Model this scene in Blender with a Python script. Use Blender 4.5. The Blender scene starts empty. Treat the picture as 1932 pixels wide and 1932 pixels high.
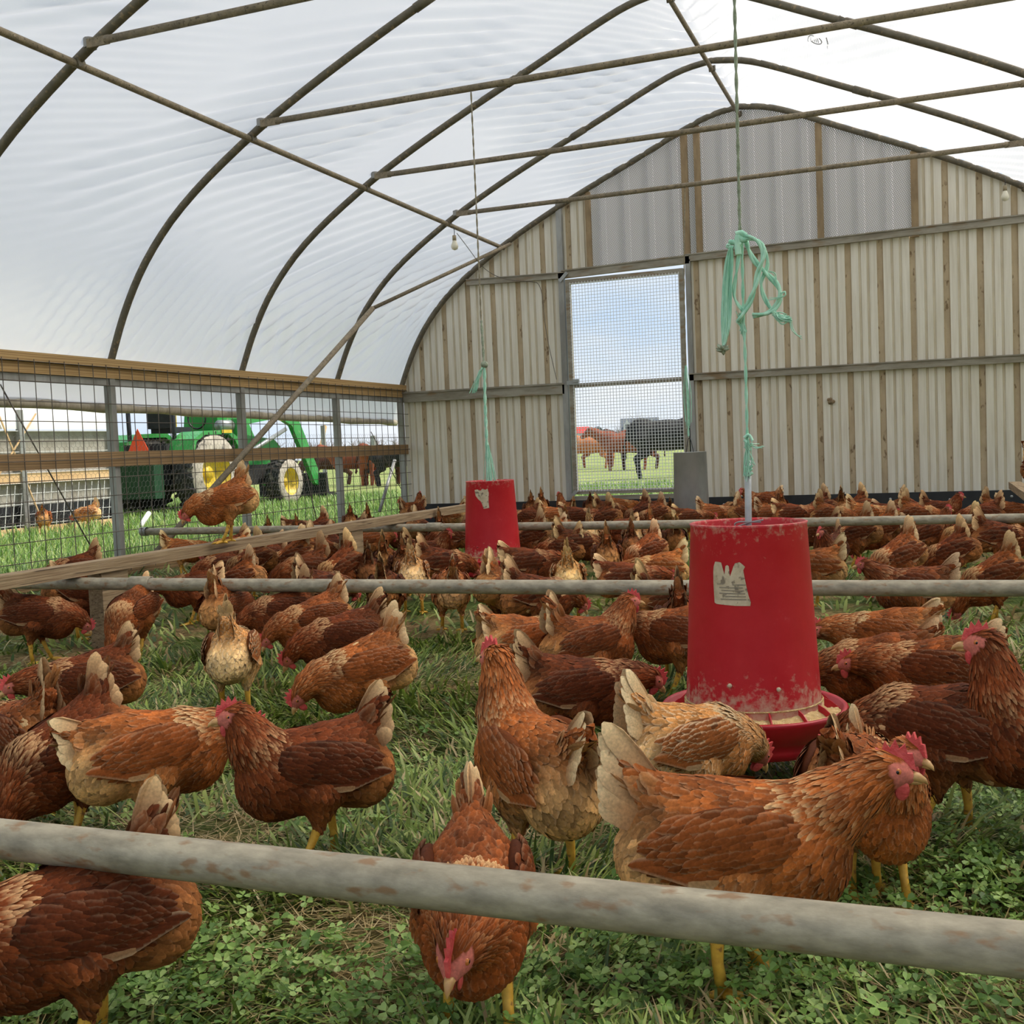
import bpy, bmesh, math, random
import numpy as np
from mathutils import Vector, Matrix

random.seed(7); RNG = np.random.default_rng(11)
SC = bpy.context.scene
COL = SC.collection

# ------------------------------------------------------------------ camera
CAM_H = 0.9375
FPX = 2078.0
_vy = np.array([1753-966, 815-966, FPX]); _vx = -np.array([-4500-966, 1078-966, FPX])
_vy = _vy/np.linalg.norm(_vy); _vx = _vx - (_vx@_vy)*_vy; _vx = _vx/np.linalg.norm(_vx)
CR = np.stack([_vx, _vy, np.cross(_vx, _vy)])          # world = CR @ (right, down, forward)
CC = np.array([0.0, 0.0, CAM_H])
cam_d = bpy.data.cameras.new('camera'); cam = bpy.data.objects.new('camera', cam_d); COL.objects.link(cam)
cam_d.sensor_fit = 'HORIZONTAL'; cam_d.sensor_width = 36.0; cam_d.lens = FPX/1932*36.0
cam_d.clip_start = 0.05; cam_d.clip_end = 1500
cam.matrix_world = Matrix(((CR[0,0], -CR[0,1], -CR[0,2], CC[0]), (CR[1,0], -CR[1,1], -CR[1,2], CC[1]),
                           (CR[2,0], -CR[2,1], -CR[2,2], CC[2]), (0, 0, 0, 1)))
SC.camera = cam
def ray(px, py): return CR @ np.array([px-966.0, py-966.0, FPX])
def onz(px, py, z=0.0): d = ray(px, py); return CC + (z-CC[2])/d[2]*d
def ony(px, py, y): d = ray(px, py); return CC + y/d[1]*d
def onx(px, py, x): d = ray(px, py); return CC + x/d[0]*d
def view_angle(p): return math.atan2(p[1], p[0])          # ground bearing of a point from the lens

# ------------------------------------------------------------------ colour
def lin(c):
    c = np.asarray(c, float)/255.0
    return np.where(c <= 0.04045, c/12.92, ((c+0.055)/1.055)**2.4)
def L4(c): v = lin(c); return (float(v[0]), float(v[1]), float(v[2]), 1.0)

# ------------------------------------------------------------------ world, sun, exposure
w = bpy.data.worlds.new('sky'); SC.world = w; w.use_nodes = True
nt = w.node_tree; nt.nodes.clear()
def N(nt, t, **kw):
    n = nt.nodes.new(t)
    for k, v in kw.items():
        if k == 'inp':
            for a, b in v.items(): n.inputs[a].default_value = b
        else: setattr(n, k, v)
    return n
def ramp(nt, stops, interp='LINEAR'):
    r = nt.nodes.new('ShaderNodeValToRGB'); r.color_ramp.interpolation = interp
    e = r.color_ramp.elements
    while len(e) < len(stops): e.new(0.5)
    for i, (p, c) in enumerate(stops): e[i].position = p; e[i].color = c
    return r
tc = N(nt, 'ShaderNodeTexCoord'); sp = N(nt, 'ShaderNodeSeparateXYZ'); nt.links.new(tc.outputs['Generated'], sp.inputs[0])
rp = ramp(nt, [(0.0, (0.30, 0.33, 0.24, 1)), (0.495, (0.55, 0.60, 0.60, 1)), (0.505, (0.55, 0.68, 0.84, 1)), (0.62, (0.42, 0.58, 0.82, 1)), (1.0, (0.34, 0.47, 0.70, 1))])
mr = N(nt, 'ShaderNodeMath', operation='MULTIPLY_ADD', inp={1: 0.5, 2: 0.5}); nt.links.new(sp.outputs['Z'], mr.inputs[0]); nt.links.new(mr.outputs[0], rp.inputs[0])
mp = N(nt, 'ShaderNodeMapping', inp={'Scale': (1.0, 1.0, 3.2)}); nt.links.new(tc.outputs['Generated'], mp.inputs[0])
nz = N(nt, 'ShaderNodeTexNoise', inp={'Scale': 3.4, 'Detail': 5.0, 'Roughness': 0.55}); nt.links.new(mp.outputs[0], nz.inputs[0])
cr = ramp(nt, [(0.38, (0, 0, 0, 1)), (0.60, (0.85, 0.85, 0.85, 1))]); nt.links.new(nz.outputs[0], cr.inputs[0])
mx = N(nt, 'ShaderNodeMix', data_type='RGBA'); mx.inputs[7].default_value = (0.80, 0.82, 0.84, 1)
nt.links.new(cr.outputs[0], mx.inputs[0]); nt.links.new(rp.outputs[0], mx.inputs[6])
bg = N(nt, 'ShaderNodeBackground', inp={'Strength': 1.0}); nt.links.new(mx.outputs[2], bg.inputs[0])
wo = N(nt, 'ShaderNodeOutputWorld'); nt.links.new(bg.outputs[0], wo.inputs[0])

sun_d = bpy.data.lights.new('sun', 'SUN'); sun_d.energy = 4.1; sun_d.angle = math.radians(9); sun_d.color = (1.0, 0.92, 0.80)
sun = bpy.data.objects.new('sun', sun_d); COL.objects.link(sun)
sun.rotation_euler = Vector((-0.50, -0.22, -0.84)).to_track_quat('-Z', 'Y').to_euler()

SC.view_settings.view_transform = 'Standard'; SC.view_settings.look = 'None'
SC.view_settings.gamma = 1.0; SC.view_settings.use_curve_mapping = False
SC.view_settings.exposure = 0.28

# ------------------------------------------------------------------ mesh helpers
def tag(o, label=None, cat=None, group=None, kind=None):
    if label: o['label'] = label
    if cat: o['category'] = cat
    if group: o['group'] = group
    if kind: o['kind'] = kind
    return o
def empty(name, loc=(0, 0, 0), rz=0.0, parent=None):
    o = bpy.data.objects.new(name, None); COL.objects.link(o); o.location = loc; o.rotation_euler = (0, 0, rz)
    o.empty_display_size = 0.05
    if parent is not None: o.parent = parent
    return o
def link(name, me, parent=None):
    o = bpy.data.objects.new(name, me); COL.objects.link(o)
    if parent is not None: o.parent = parent
    return o
def mesh(name, V, F, m, smooth=False, mi=None):
    me = bpy.data.meshes.new(name)
    me.from_pydata([tuple(map(float, v)) for v in V], [], [tuple(int(i) for i in f) for f in F])
    for mm in (m if isinstance(m, (list, tuple)) else [m]): me.materials.append(mm)
    if smooth: me.polygons.foreach_set('use_smooth', np.ones(len(F), bool))
    if mi is not None: me.polygons.foreach_set('material_index', np.asarray(mi, np.int32))
    me.update(); return me
class MB:
    """collects shapes that become one mesh object"""
    def __init__(s): s.V = []; s.F = []; s.M = []; s.S = []; s.n = 0
    def add(s, V, F, mi=0, smooth=False):
        V = np.asarray(V, float)
        for f in F: s.F.append([i+s.n for i in f]); s.M.append(mi); s.S.append(smooth)
        s.V.append(V); s.n += len(V); return s
    def box(s, lo, hi, mi=0, rot=None, about=None):
        x0, y0, z0 = lo; x1, y1, z1 = hi
        V = np.array([(x0,y0,z0),(x1,y0,z0),(x1,y1,z0),(x0,y1,z0),(x0,y0,z1),(x1,y0,z1),(x1,y1,z1),(x0,y1,z1)], float)
        if rot is not None:
            c = np.array(about if about is not None else V.mean(0)); V = (V-c) @ np.array(rot).T + c
        return s.add(V, [(3,2,1,0),(4,5,6,7),(0,1,5,4),(1,2,6,5),(2,3,7,6),(3,0,4,7)], mi)
    def bar(s, a, b, w, h, mi=0, up=(0, 0, 1)):
        a = np.array(a, float); b = np.array(b, float); t = (b-a)/np.linalg.norm(b-a)
        u = np.array(up, float); u = u - (u@t)*t
        if np.linalg.norm(u) < 1e-6: u = np.array([1.0, 0, 0]) - t[0]*t
        u /= np.linalg.norm(u); v = np.cross(t, u)
        V = [p + sx*v*w/2 + sy*u*h/2 for p in (a, b) for sx, sy in ((-1,-1),(1,-1),(1,1),(-1,1))]
        return s.add(V, [(3,2,1,0),(4,5,6,7),(0,1,5,4),(1,2,6,5),(2,3,7,6),(3,0,4,7)], mi)
    def tube(s, P, r, n=8, mi=0, cap=True, smooth=True):
        P = np.asarray(P, float); R = np.full(len(P), r, float) if np.isscalar(r) else np.asarray(r, float)
        T = np.gradient(P, axis=0); T /= np.maximum(np.linalg.norm(T, axis=1, keepdims=True), 1e-9)
        a = np.array([0, 0, 1.0]) if abs(T[0][2]) < 0.9 else np.array([1.0, 0, 0])
        u = np.cross(T[0], a); u /= np.linalg.norm(u); V = []
        th = np.arange(n)*2*math.pi/n
        for i in range(len(P)):
            u = u - (u@T[i])*T[i]; u /= np.linalg.norm(u); v = np.cross(T[i], u)
            V.append(P[i] + R[i]*(np.cos(th)[:, None]*u + np.sin(th)[:, None]*v))
        V = np.concatenate(V); F = []
        for i in range(len(P)-1):
            for k in range(n): F.append((i*n+k, i*n+(k+1) % n, (i+1)*n+(k+1) % n, (i+1)*n+k))
        if cap: F.append(tuple(range(n-1, -1, -1))); F.append(tuple((len(P)-1)*n+k for k in range(n)))
        return s.add(V, F, mi, smooth)
    def lathe(s, prof, c=(0, 0, 0), n=32, mi=0, smooth=True, axis='z'):
        th = np.arange(n)*2*math.pi/n; V = []; F = []
        for r, z in prof: V.append(np.stack([r*np.cos(th), r*np.sin(th), np.full(n, z)], 1))
        V = np.concatenate(V)
        if axis == 'x': V = V[:, [2, 0, 1]]
        if axis == 'y': V = V[:, [1, 2, 0]]
        V = V + np.array(c)
        for i in range(len(prof)-1):
            for k in range(n): F.append((i*n+k, i*n+(k+1) % n, (i+1)*n+(k+1) % n, (i+1)*n+k))
        return s.add(V, F, mi, smooth)
    def ell(s, c, r, n=10, m=7, mi=0, rot=None):
        V = []; F = []
        for i in range(m+1):
            ph = math.pi*i/m
            for k in range(n):
                t = 2*math.pi*k/n; V.append((r[0]*math.sin(ph)*math.cos(t), r[1]*math.sin(ph)*math.sin(t), r[2]*math.cos(ph)))
        V = np.array(V)
        if rot is not None: V = V @ np.array(rot).T
        V = V + np.array(c)
        for i in range(m):
            for k in range(n): F.append((i*n+k, (i+1)*n+k, (i+1)*n+(k+1) % n, i*n+(k+1) % n))
        return s.add(V, F, mi, True)
    def prism(s, poly, t, frame, mi=0):
        """flat outline (2D) with thickness t; frame = origin, u, v axes"""
        o, u, v = [np.array(q, float) for q in frame]; nn = np.cross(u, v); n = len(poly)
        A = np.array([o + p[0]*u + p[1]*v - nn*t/2 for p in poly]); B = A + nn*t
        F = [tuple(range(n-1, -1, -1)), tuple(range(n, 2*n))] + [(i, (i+1) % n, n+(i+1) % n, n+i) for i in range(n)]
        return s.add(np.concatenate([A, B]), F, mi)
    def me(s, name, m):
        V = np.concatenate(s.V); me = bpy.data.meshes.new(name)
        me.from_pydata(V.tolist(), [], s.F)
        for mm in (m if isinstance(m, (list, tuple)) else [m]): me.materials.append(mm)
        me.polygons.foreach_set('use_smooth', np.array(s.S, bool)); me.polygons.foreach_set('material_index', np.array(s.M, np.int32))
        me.update(); return me
    def build(s, name, m, parent=None): return link(name, s.me(name, m), parent)
def smooth_path(P, k=3):
    P = np.asarray(P, float)
    for _ in range(k):
        Q = [P[0]]
        for a, b in zip(P[:-1], P[1:]): Q += [a*.75+b*.25, a*.25+b*.75]
        Q.append(P[-1]); P = np.array(Q)
    return P
def rotz(a): c, s = math.cos(a), math.sin(a); return np.array([[c,-s,0],[s,c,0],[0,0,1.0]])
def rotx(a): c, s = math.cos(a), math.sin(a); return np.array([[1.0,0,0],[0,c,-s],[0,s,c]])
def roty(a): c, s = math.cos(a), math.sin(a); return np.array([[c,0,s],[0,1.0,0],[-s,0,c]])

# ------------------------------------------------------------------ materials
def newmat(name):
    m = bpy.data.materials.new(name); m.use_nodes = True; nt = m.node_tree; nt.nodes.clear()
    out = N(nt, 'ShaderNodeOutputMaterial'); return m, nt, out
def pbr(name, c1, c2=None, rough=0.6, metal=0.0, scale=6.0, stretch=(1, 1, 1), detail=5.0, lo=0.38, hi=0.64, bump=0.0, bscale=None,
        c3=None, s3=30.0, t3=(0.62, 0.68), coat=0.0, spec=0.5):
    """two noise-mixed colours, optional third colour in specks, optional bump; object coordinates"""
    m, nt, out = newmat(name); lk = nt.links.new
    b = N(nt, 'ShaderNodeBsdfPrincipled', inp={'Roughness': rough, 'Metallic': metal, 'Coat Weight': coat, 'Specular IOR Level': spec}); lk(b.outputs[0], out.inputs[0])
    tc = N(nt, 'ShaderNodeTexCoord'); mp = N(nt, 'ShaderNodeMapping', inp={'Scale': stretch}); lk(tc.outputs['Object'], mp.inputs[0])
    if c2 is None: b.inputs['Base Color'].default_value = L4(c1); src = None
    else:
        nz = N(nt, 'ShaderNodeTexNoise', inp={'Scale': scale, 'Detail': detail, 'Roughness': 0.6}); lk(mp.outputs[0], nz.inputs[0])
        r = ramp(nt, [(lo, L4(c1)), (hi, L4(c2))]); lk(nz.outputs[0], r.inputs[0]); src = r.outputs[0]
    if c3 is not None:
        n3 = N(nt, 'ShaderNodeTexNoise', inp={'Scale': s3, 'Detail': 3.0}); lk(mp.outputs[0], n3.inputs[0])
        r3 = ramp(nt, [(t3[0], (0, 0, 0, 1)), (t3[1], (1, 1, 1, 1))]); lk(n3.outputs[0], r3.inputs[0])
        mx = N(nt, 'ShaderNodeMix', data_type='RGBA'); lk(r3.outputs[0], mx.inputs[0])
        if src is not None: lk(src, mx.inputs[6])
        else: mx.inputs[6].default_value = L4(c1)
        mx.inputs[7].default_value = L4(c3); src = mx.outputs[2]
    if src is not None: lk(src, b.inputs['Base Color'])
    if bump:
        nb = N(nt, 'ShaderNodeTexNoise', inp={'Scale': bscale or scale*3, 'Detail': 4.0}); lk(mp.outputs[0], nb.inputs[0])
        bp = N(nt, 'ShaderNodeBump', inp={'Strength': bump, 'Distance': 0.01}); lk(nb.outputs[0], bp.inputs['Height']); lk(bp.outputs[0], b.inputs['Normal'])
    return m
M = {}
M['pipe'] = pbr('galvanized pipe', (180,169,146), (128,120,102), 0.55, 0.15, 34, (0.45,1,1), 8, 0.32, 0.68, 0.15, 60, c3=(142,112,82), s3=52, t3=(0.58,0.70))
M['hoop'] = pbr('dusty hoop pipe', (112,105,90), (88,82,69), 0.6, 0.2, 14, (1,1,1), 6, 0.3, 0.7, 0.2, 60, c3=(140,122,96), s3=30, t3=(0.58,0.7))
M['tie'] = pbr('dusty tie pipe', (150,136,112), (112,102,86), 0.75, 0.1, 18, (1,1,1), 6, 0.3, 0.7, 0.5, 90, c3=(92,82,68), s3=60, t3=(0.6,0.66))
M['steel'] = pbr('grey steel', (160,160,156), (128,126,120), 0.5, 0.35, 5, (1,1,0.3), 5)
M['girt'] = pbr('dusty steel girt', (158,152,138), (128,120,104), 0.6, 0.2, 7, (0.4,1,2), 5, c3=(132,110,82), s3=9, t3=(0.55,0.7))
M['plank'] = pbr('weathered plank', (168,146,114), (128,104,76), 0.85, 0, 30, (1.5,0.10,3), 6, 0.35, 0.65, 0.4, 60, c3=(84,66,48), s3=24, t3=(0.60,0.68))
M['wire'] = pbr('dull wire', (112,104,96), (92,82,74), 0.5, 0.4, 8)
M['hexwire'] = pbr('pale netting wire', (150,148,142), None, 0.5, 0.4)
M['black'] = pbr('black plastic board', (26,27,30), (40,41,44), 0.45, 0, 6)
M['dark'] = pbr('dark rubber', (30,30,31), (46,45,44), 0.85, 0, 14)
def wood(name, c1, c2, s=(14,0.7,14)):
    m, nt, out = newmat(name); lk = nt.links.new
    b = N(nt, 'ShaderNodeBsdfPrincipled', inp={'Roughness': 0.75}); lk(b.outputs[0], out.inputs[0])
    tc = N(nt, 'ShaderNodeTexCoord'); mp = N(nt, 'ShaderNodeMapping', inp={'Scale': s}); lk(tc.outputs['Object'], mp.inputs[0])
    wv = N(nt, 'ShaderNodeTexWave', wave_type='RINGS', rings_direction='Y', inp={'Scale': 0.55, 'Distortion': 5.0, 'Detail': 3.0, 'Detail Scale': 1.2}); lk(mp.outputs[0], wv.inputs[0])
    r = ramp(nt, [(0.0, L4(c1)), (0.75, L4(c2)), (1.0, L4(c1))]); lk(wv.outputs[0], r.inputs[0]); lk(r.outputs[0], b.inputs['Base Color'])
    return m
M['hipwood'] = wood('treated pine', (176,146,98), (138,106,64))
M['railwood'] = wood('treated pine rail', (150,122,86), (116,90,58))
M['newwood'] = pbr('fresh pine', (226,192,146), (206,168,120), 0.7, 0, 8, (1,0.15,1), 5)
M['white'] = pbr('white sheet', (238,238,236), (222,222,220), 0.6, 0, 3)
M['galv'] = pbr('galvanized tin', (172,174,172), (146,148,146), 0.38, 0.55, 3, (1,1,0.6), 5)
M['twine'] = pbr('green twine', (184,226,206), (140,200,174), 0.8, 0, 60, (1,1,0.25), 4)
M['twine_old'] = pbr('dusty twine', (150,140,118), (120,112,94), 0.9, 0, 60)
M['twine_mid'] = pbr('dusty green twine', (156,166,146), (124,132,114), 0.9, 0, 60)
# ================================================================== hoop house shell
XL, XR, RX, WY = -6.4625, 2.52, -1.97, 13.09
HOOPS = [13.03, 11.35, 9.44, 7.55, 5.66, 3.77, 1.88, 0.0, -1.9]
HALF = [(4.47,1.80),(4.28,2.25),(4.02,2.66),(3.62,3.06),(2.95,3.50),(2.40,3.79),(1.80,4.07),(1.20,4.33),(0.68,4.57),(0.33,4.71),(0.0,4.755)]
_half = smooth_path([(a, 0, b) for a, b in HALF], 2)[:, [0, 2]]
PROF = np.concatenate([np.stack([RX-_half[:, 0], _half[:, 1]], 1), np.stack([RX+_half[::-1, 0], _half[::-1, 1]], 1)[1:]])
def arch_z(x): return float(np.interp(x, PROF[:, 0], PROF[:, 1]))

def vnoise(x, y, seed):
    r = np.random.default_rng(seed).random((64, 64)); xi = np.floor(x).astype(int); yi = np.floor(y).astype(int)
    fx = x-xi; fy = y-yi; fx = fx*fx*(3-2*fx); fy = fy*fy*(3-2*fy); g = lambda a, b: r[a % 64, b % 64]
    return (g(xi, yi)*(1-fx)+g(xi+1, yi)*fx)*(1-fy) + (g(xi, yi+1)*(1-fx)+g(xi+1, yi+1)*fx)*fy

# --- plastic cover
m, nt, out = newmat('white greenhouse film'); lk = nt.links.new
tcn = N(nt, 'ShaderNodeTexCoord'); nz = N(nt, 'ShaderNodeTexNoise', inp={'Scale': 0.8, 'Detail': 5.0}); lk(tcn.outputs['Object'], nz.inputs[0])
rr = ramp(nt, [(0.35, (0.90, 0.895, 0.90, 1)), (0.65, (0.95, 0.94, 0.935, 1))]); lk(nz.outputs[0], rr.inputs[0])
tl = N(nt, 'ShaderNodeBsdfTranslucent'); df = N(nt, 'ShaderNodeBsdfDiffuse'); lk(rr.outputs[0], tl.inputs[0]); lk(rr.outputs[0], df.inputs[0])
rf = N(nt, 'ShaderNodeBsdfRefraction', inp={'Roughness': 0.8, 'IOR': 1.28}); lk(rr.outputs[0], rf.inputs[0])   # forward haze of the film
mx1 = N(nt, 'ShaderNodeMixShader', inp={0: 0.45}); lk(tl.outputs[0], mx1.inputs[1]); lk(rf.outputs[0], mx1.inputs[2])
mxs = N(nt, 'ShaderNodeMixShader', inp={0: 0.42}); lk(mx1.outputs[0], mxs.inputs[1]); lk(df.outputs[0], mxs.inputs[2]); lk(mxs.outputs[0], out.inputs[0])
M['film'] = m
ns, ny = 400, 520
seg = np.concatenate([[0], np.cumsum(np.linalg.norm(np.diff(PROF, axis=0), axis=1))]); TOT = seg[-1]
sv = np.linspace(0, TOT, ns); yv = np.linspace(-2.4, 13.10, ny)
px_, pz_ = np.interp(sv, seg, PROF[:, 0]), np.interp(sv, seg, PROF[:, 1])
tx, tz = np.gradient(px_, sv), np.gradient(pz_, sv); nl = np.hypot(tx, tz); nx_, nz_ = -tz/nl, tx/nl
S, Y = np.meshgrid(sv, yv, indexing='ij'); Sd = np.minimum(S, TOT-S)
bay = (Y % 1.89)/1.89
d = -0.018*np.sin(np.pi*((Y-HOOPS[1]) % 1.89)/1.89)**2
side = np.where(S < TOT/2, 1.0, -1.0)
ph = (Sd*1.25 - Y*0.95*1.0)                       # folds run up and away
msk = np.clip(vnoise(Sd*0.55+Y*0.45+side, ph*0.7+10, 3)*2.6-0.95, 0, 1)
warp = vnoise(Sd*0.8, Y*0.7, 8)*1.2
d += msk*0.034*np.sin(2*np.pi*ph/0.27 + 3*warp)*np.clip(Sd/0.5, 0, 1)
msk2 = np.clip(vnoise(Sd*0.6+20, Y*1.0, 5)*3-1.4, 0, 1)*np.exp(-((Sd-0.7)/0.7)**2)
d += msk2*0.026*np.sin(2*np.pi*(Sd*0.75-Y*1.35)/0.20 + 3*warp)
msk3 = np.clip(vnoise(Sd*0.4+7, Y*0.8, 9)*2.4-1.1, 0, 1)
d += msk3*0.008*np.sin(2*np.pi*(Sd*1.5-Y*0.7)/0.15 + 3*warp)
off = 0.050 + d
V = np.stack([px_[:, None]+nx_[:, None]*off, Y, pz_[:, None]+nz_[:, None]*off], 2).reshape(-1, 3)
ii = (np.arange(ns-1)[:, None]*ny + np.arange(ny-1)).ravel()
me = mesh('ceiling', V, np.stack([ii, ii+1, ii+ny+1, ii+ny], 1), M['film'], True)
cover = link('ceiling', me); tag(cover, 'white translucent plastic film stretched over the hoops', 'roof cover', kind='structure')
# faint printed oval on the film
mk = MB(); c = ony(1537, 117, 10.2)
def on_film(x, y, dn=0.004):
    i = np.interp(x, px_, np.arange(ns)); nx = np.interp(i, np.arange(ns), nx_); nz2 = np.interp(i, np.arange(ns), nz_)
    return np.array([x+nx*(0.018+dn), y, arch_z(x)+nz2*(0.018+dn)])
M['ink'] = pbr('faint grey print', (150,150,152), None, 0.7)
_th = np.linspace(0, 2*np.pi, 25)
for k, (ra, rb) in enumerate(((0.105, 0.060),)):
    mk.tube([on_film(c[0]+rb*np.cos(t)*0.9, 10.2+ra*np.sin(t)) for t in _th], 0.004, 4, cap=False)
for j in range(4):
    mk.tube([on_film(c[0]-0.025+0.016*j, 10.2-0.06+0.01*(j % 2)), on_film(c[0]-0.025+0.016*j, 10.2+0.055)], 0.003, 4)
for j in range(6): mk.tube([on_film(c[0]+0.105, 10.06+0.045*j), on_film(c[0]+0.105, 10.085+0.045*j)], 0.005, 4)
mk.build('printed_mark', M['ink'], cover)

# --- hoops, ties, purlins
def hoop_obj(y, i):
    names = ['nearest the metal end wall', 'second from the metal end wall', 'third from the metal end wall', 'fourth from the metal end wall', 'fifth from the metal end wall, crossing the top left corner']
    t = empty('roof_hoop', (0, y, 0))
    MB().tube([(p[0], 0, p[1]) for p in PROF], 0.031 if i else 0.034, 10).build('arch', M['hoop'], t)
    for x in (XL, XR):
        MB().box((x-0.035, -0.03, 0), (x+0.035, 0.03, 1.84)).build('leg', M['steel'], t)
    for sx in (-1, 1):     # splice sleeves
        a = np.array([RX+sx*1.35, 0, arch_z(RX+sx*1.35)]); b = np.array([RX+sx*1.50, 0, arch_z(RX+sx*1.50)])
        MB().tube([a, b], 0.036, 10).build('sleeve', M['hoop'], t)
    tag(t, ('galvanized pipe roof hoop ' + names[i]) if i < 5 else 'galvanized pipe roof hoop overhead, %s from the metal end wall' % ['sixth', 'seventh', 'eighth', 'ninth'][i-5], 'hoop', 'pipe roof hoops')
for i, y in enumerate(HOOPS): hoop_obj(y, i)
def tie_obj(y, i):
    names = {1: 'under the hoop second from the metal wall', 2: 'under the hoop third from the metal wall', 3: 'holding the twine of the far red feeder', 4: 'at the top left corner'}
    t = empty('collar_tie', (RX, y-0.05, 3.545)); h = 2.80
    MB().tube([(-h+0.10, 0, 0), (h-0.10, 0, 0.0)], 0.024, 10).build('pipe', M['tie'], t)
    for s in (-1, 1):
        MB().bar((s*(h-0.13), 0, 0), (s*(h+0.04), 0.0, 0.0), 0.012, 0.055).build('flattened_end', M['tie'], t)
        MB().lathe([(0.040, -0.03), (0.040, 0.03), (0.032, 0.03), (0.032, -0.03)], (s*(h+0.06), 0.05, 0.02), 12).build('clamp', M['steel'], t)
    tag(t, 'dusty horizontal cross tie pipe ' + names.get(i, 'overhead under the hoop %s from the metal wall' % ['', '', '', '', '', 'sixth', 'seventh', 'eighth', 'ninth'][i]), 'pipe', 'cross tie pipes')
for i, y in enumerate(HOOPS):
    if 1 <= i: tie_obj(y, i)
def purlin(x, z, r, label):
    t = empty('purlin', (x, 0, z)); MB().tube([(0, yy, 0) for yy in np.linspace(-2.2, 13.05, 9)], r, 10).build('pipe', M['tie'], t)
    for y in HOOPS:
        MB().bar((0.0, y-0.03, 0.0), (0.0, y+0.03, 0.03), 0.06, 0.05).build('clamp', M['hoop'], t)
    tag(t, label, 'pipe', 'lengthwise purlin pipes')
purlin(-4.935, 3.455, 0.024, 'dusty lengthwise purlin pipe running down the left roof')
purlin(0.995, 3.455, 0.024, 'dusty lengthwise purlin pipe at the right edge')
purlin(RX, 4.66, 0.022, 'lengthwise ridge purlin pipe under the roof peak')
hang = MB().tube([(-0.455, 1.7, 3.595), (-0.455, 3.85, 3.595)], 0.02, 8).build('hanger_pipe', M['tie']); tag(hang, 'hanger pipe lying across two ties above the near feeder', 'pipe')

# --- ground
m, nt, out = newmat('soil and thatch'); lk = nt.links.new
b = N(nt, 'ShaderNodeBsdfPrincipled', inp={'Roughness': 0.95, 'Specular IOR Level': 0.1}); lk(b.outputs[0], out.inputs[0])
tcn = N(nt, 'ShaderNodeTexCoord')
n1 = N(nt, 'ShaderNodeTexNoise', inp={'Scale': 1.6, 'Detail': 6.0, 'Roughness': 0.65}); lk(tcn.outputs['Object'], n1.inputs[0])
n2 = N(nt, 'ShaderNodeTexNoise', inp={'Scale': 38.0, 'Detail': 5.0, 'Roughness': 0.7}); lk(tcn.outputs['Object'], n2.inputs[0])
r2 = ramp(nt, [(0.3, L4((84,66,42))), (0.5, L4((138,114,78))), (0.7, L4((178,154,112)))]); lk(n2.outputs[0], r2.inputs[0])
r1 = ramp(nt, [(0.45, L4((66,84,38))), (0.62, L4((96,104,54)))]); lk(n2.outputs[0], r1.inputs[0])
rm = ramp(nt, [(0.44, (0, 0, 0, 1)), (0.58, (1, 1, 1, 1))]); lk(n1.outputs[0], rm.inputs[0])
mx = N(nt, 'ShaderNodeMix', data_type='RGBA'); lk(rm.outputs[0], mx.inputs[0]); lk(r1.outputs[0], mx.inputs[6]); lk(r2.outputs[0], mx.inputs[7]); lk(mx.outputs[2], b.inputs['Base Color'])
bp = N(nt, 'ShaderNodeBump', inp={'Strength': 0.8, 'Distance': 0.03}); lk(n2.outputs[0], bp.inputs['Height']); lk(bp.outputs[0], b.inputs['Normal'])
M['soil'] = m
gx, gy = np.linspace(-6.6, 2.7, 94), np.linspace(-3, 13.2, 163)
GX, GY = np.meshgrid(gx, gy, indexing='ij')
GZ = (vnoise(GX*2.2+30, GY*2.2+30, 21)-0.5)*0.018
V = np.stack([GX, GY, GZ], 2).reshape(-1, 3); n2_ = len(gy)
ii = (np.arange(len(gx)-1)[:, None]*n2_ + np.arange(n2_-1)).ravel()
fl = link('floor', mesh('floor', V, np.stack([ii, ii+n2_, ii+n2_+1, ii+1], 1), M['soil'], True)); tag(fl, 'bare soil and thatch ground under the grass', 'ground', kind='structure')

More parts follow.
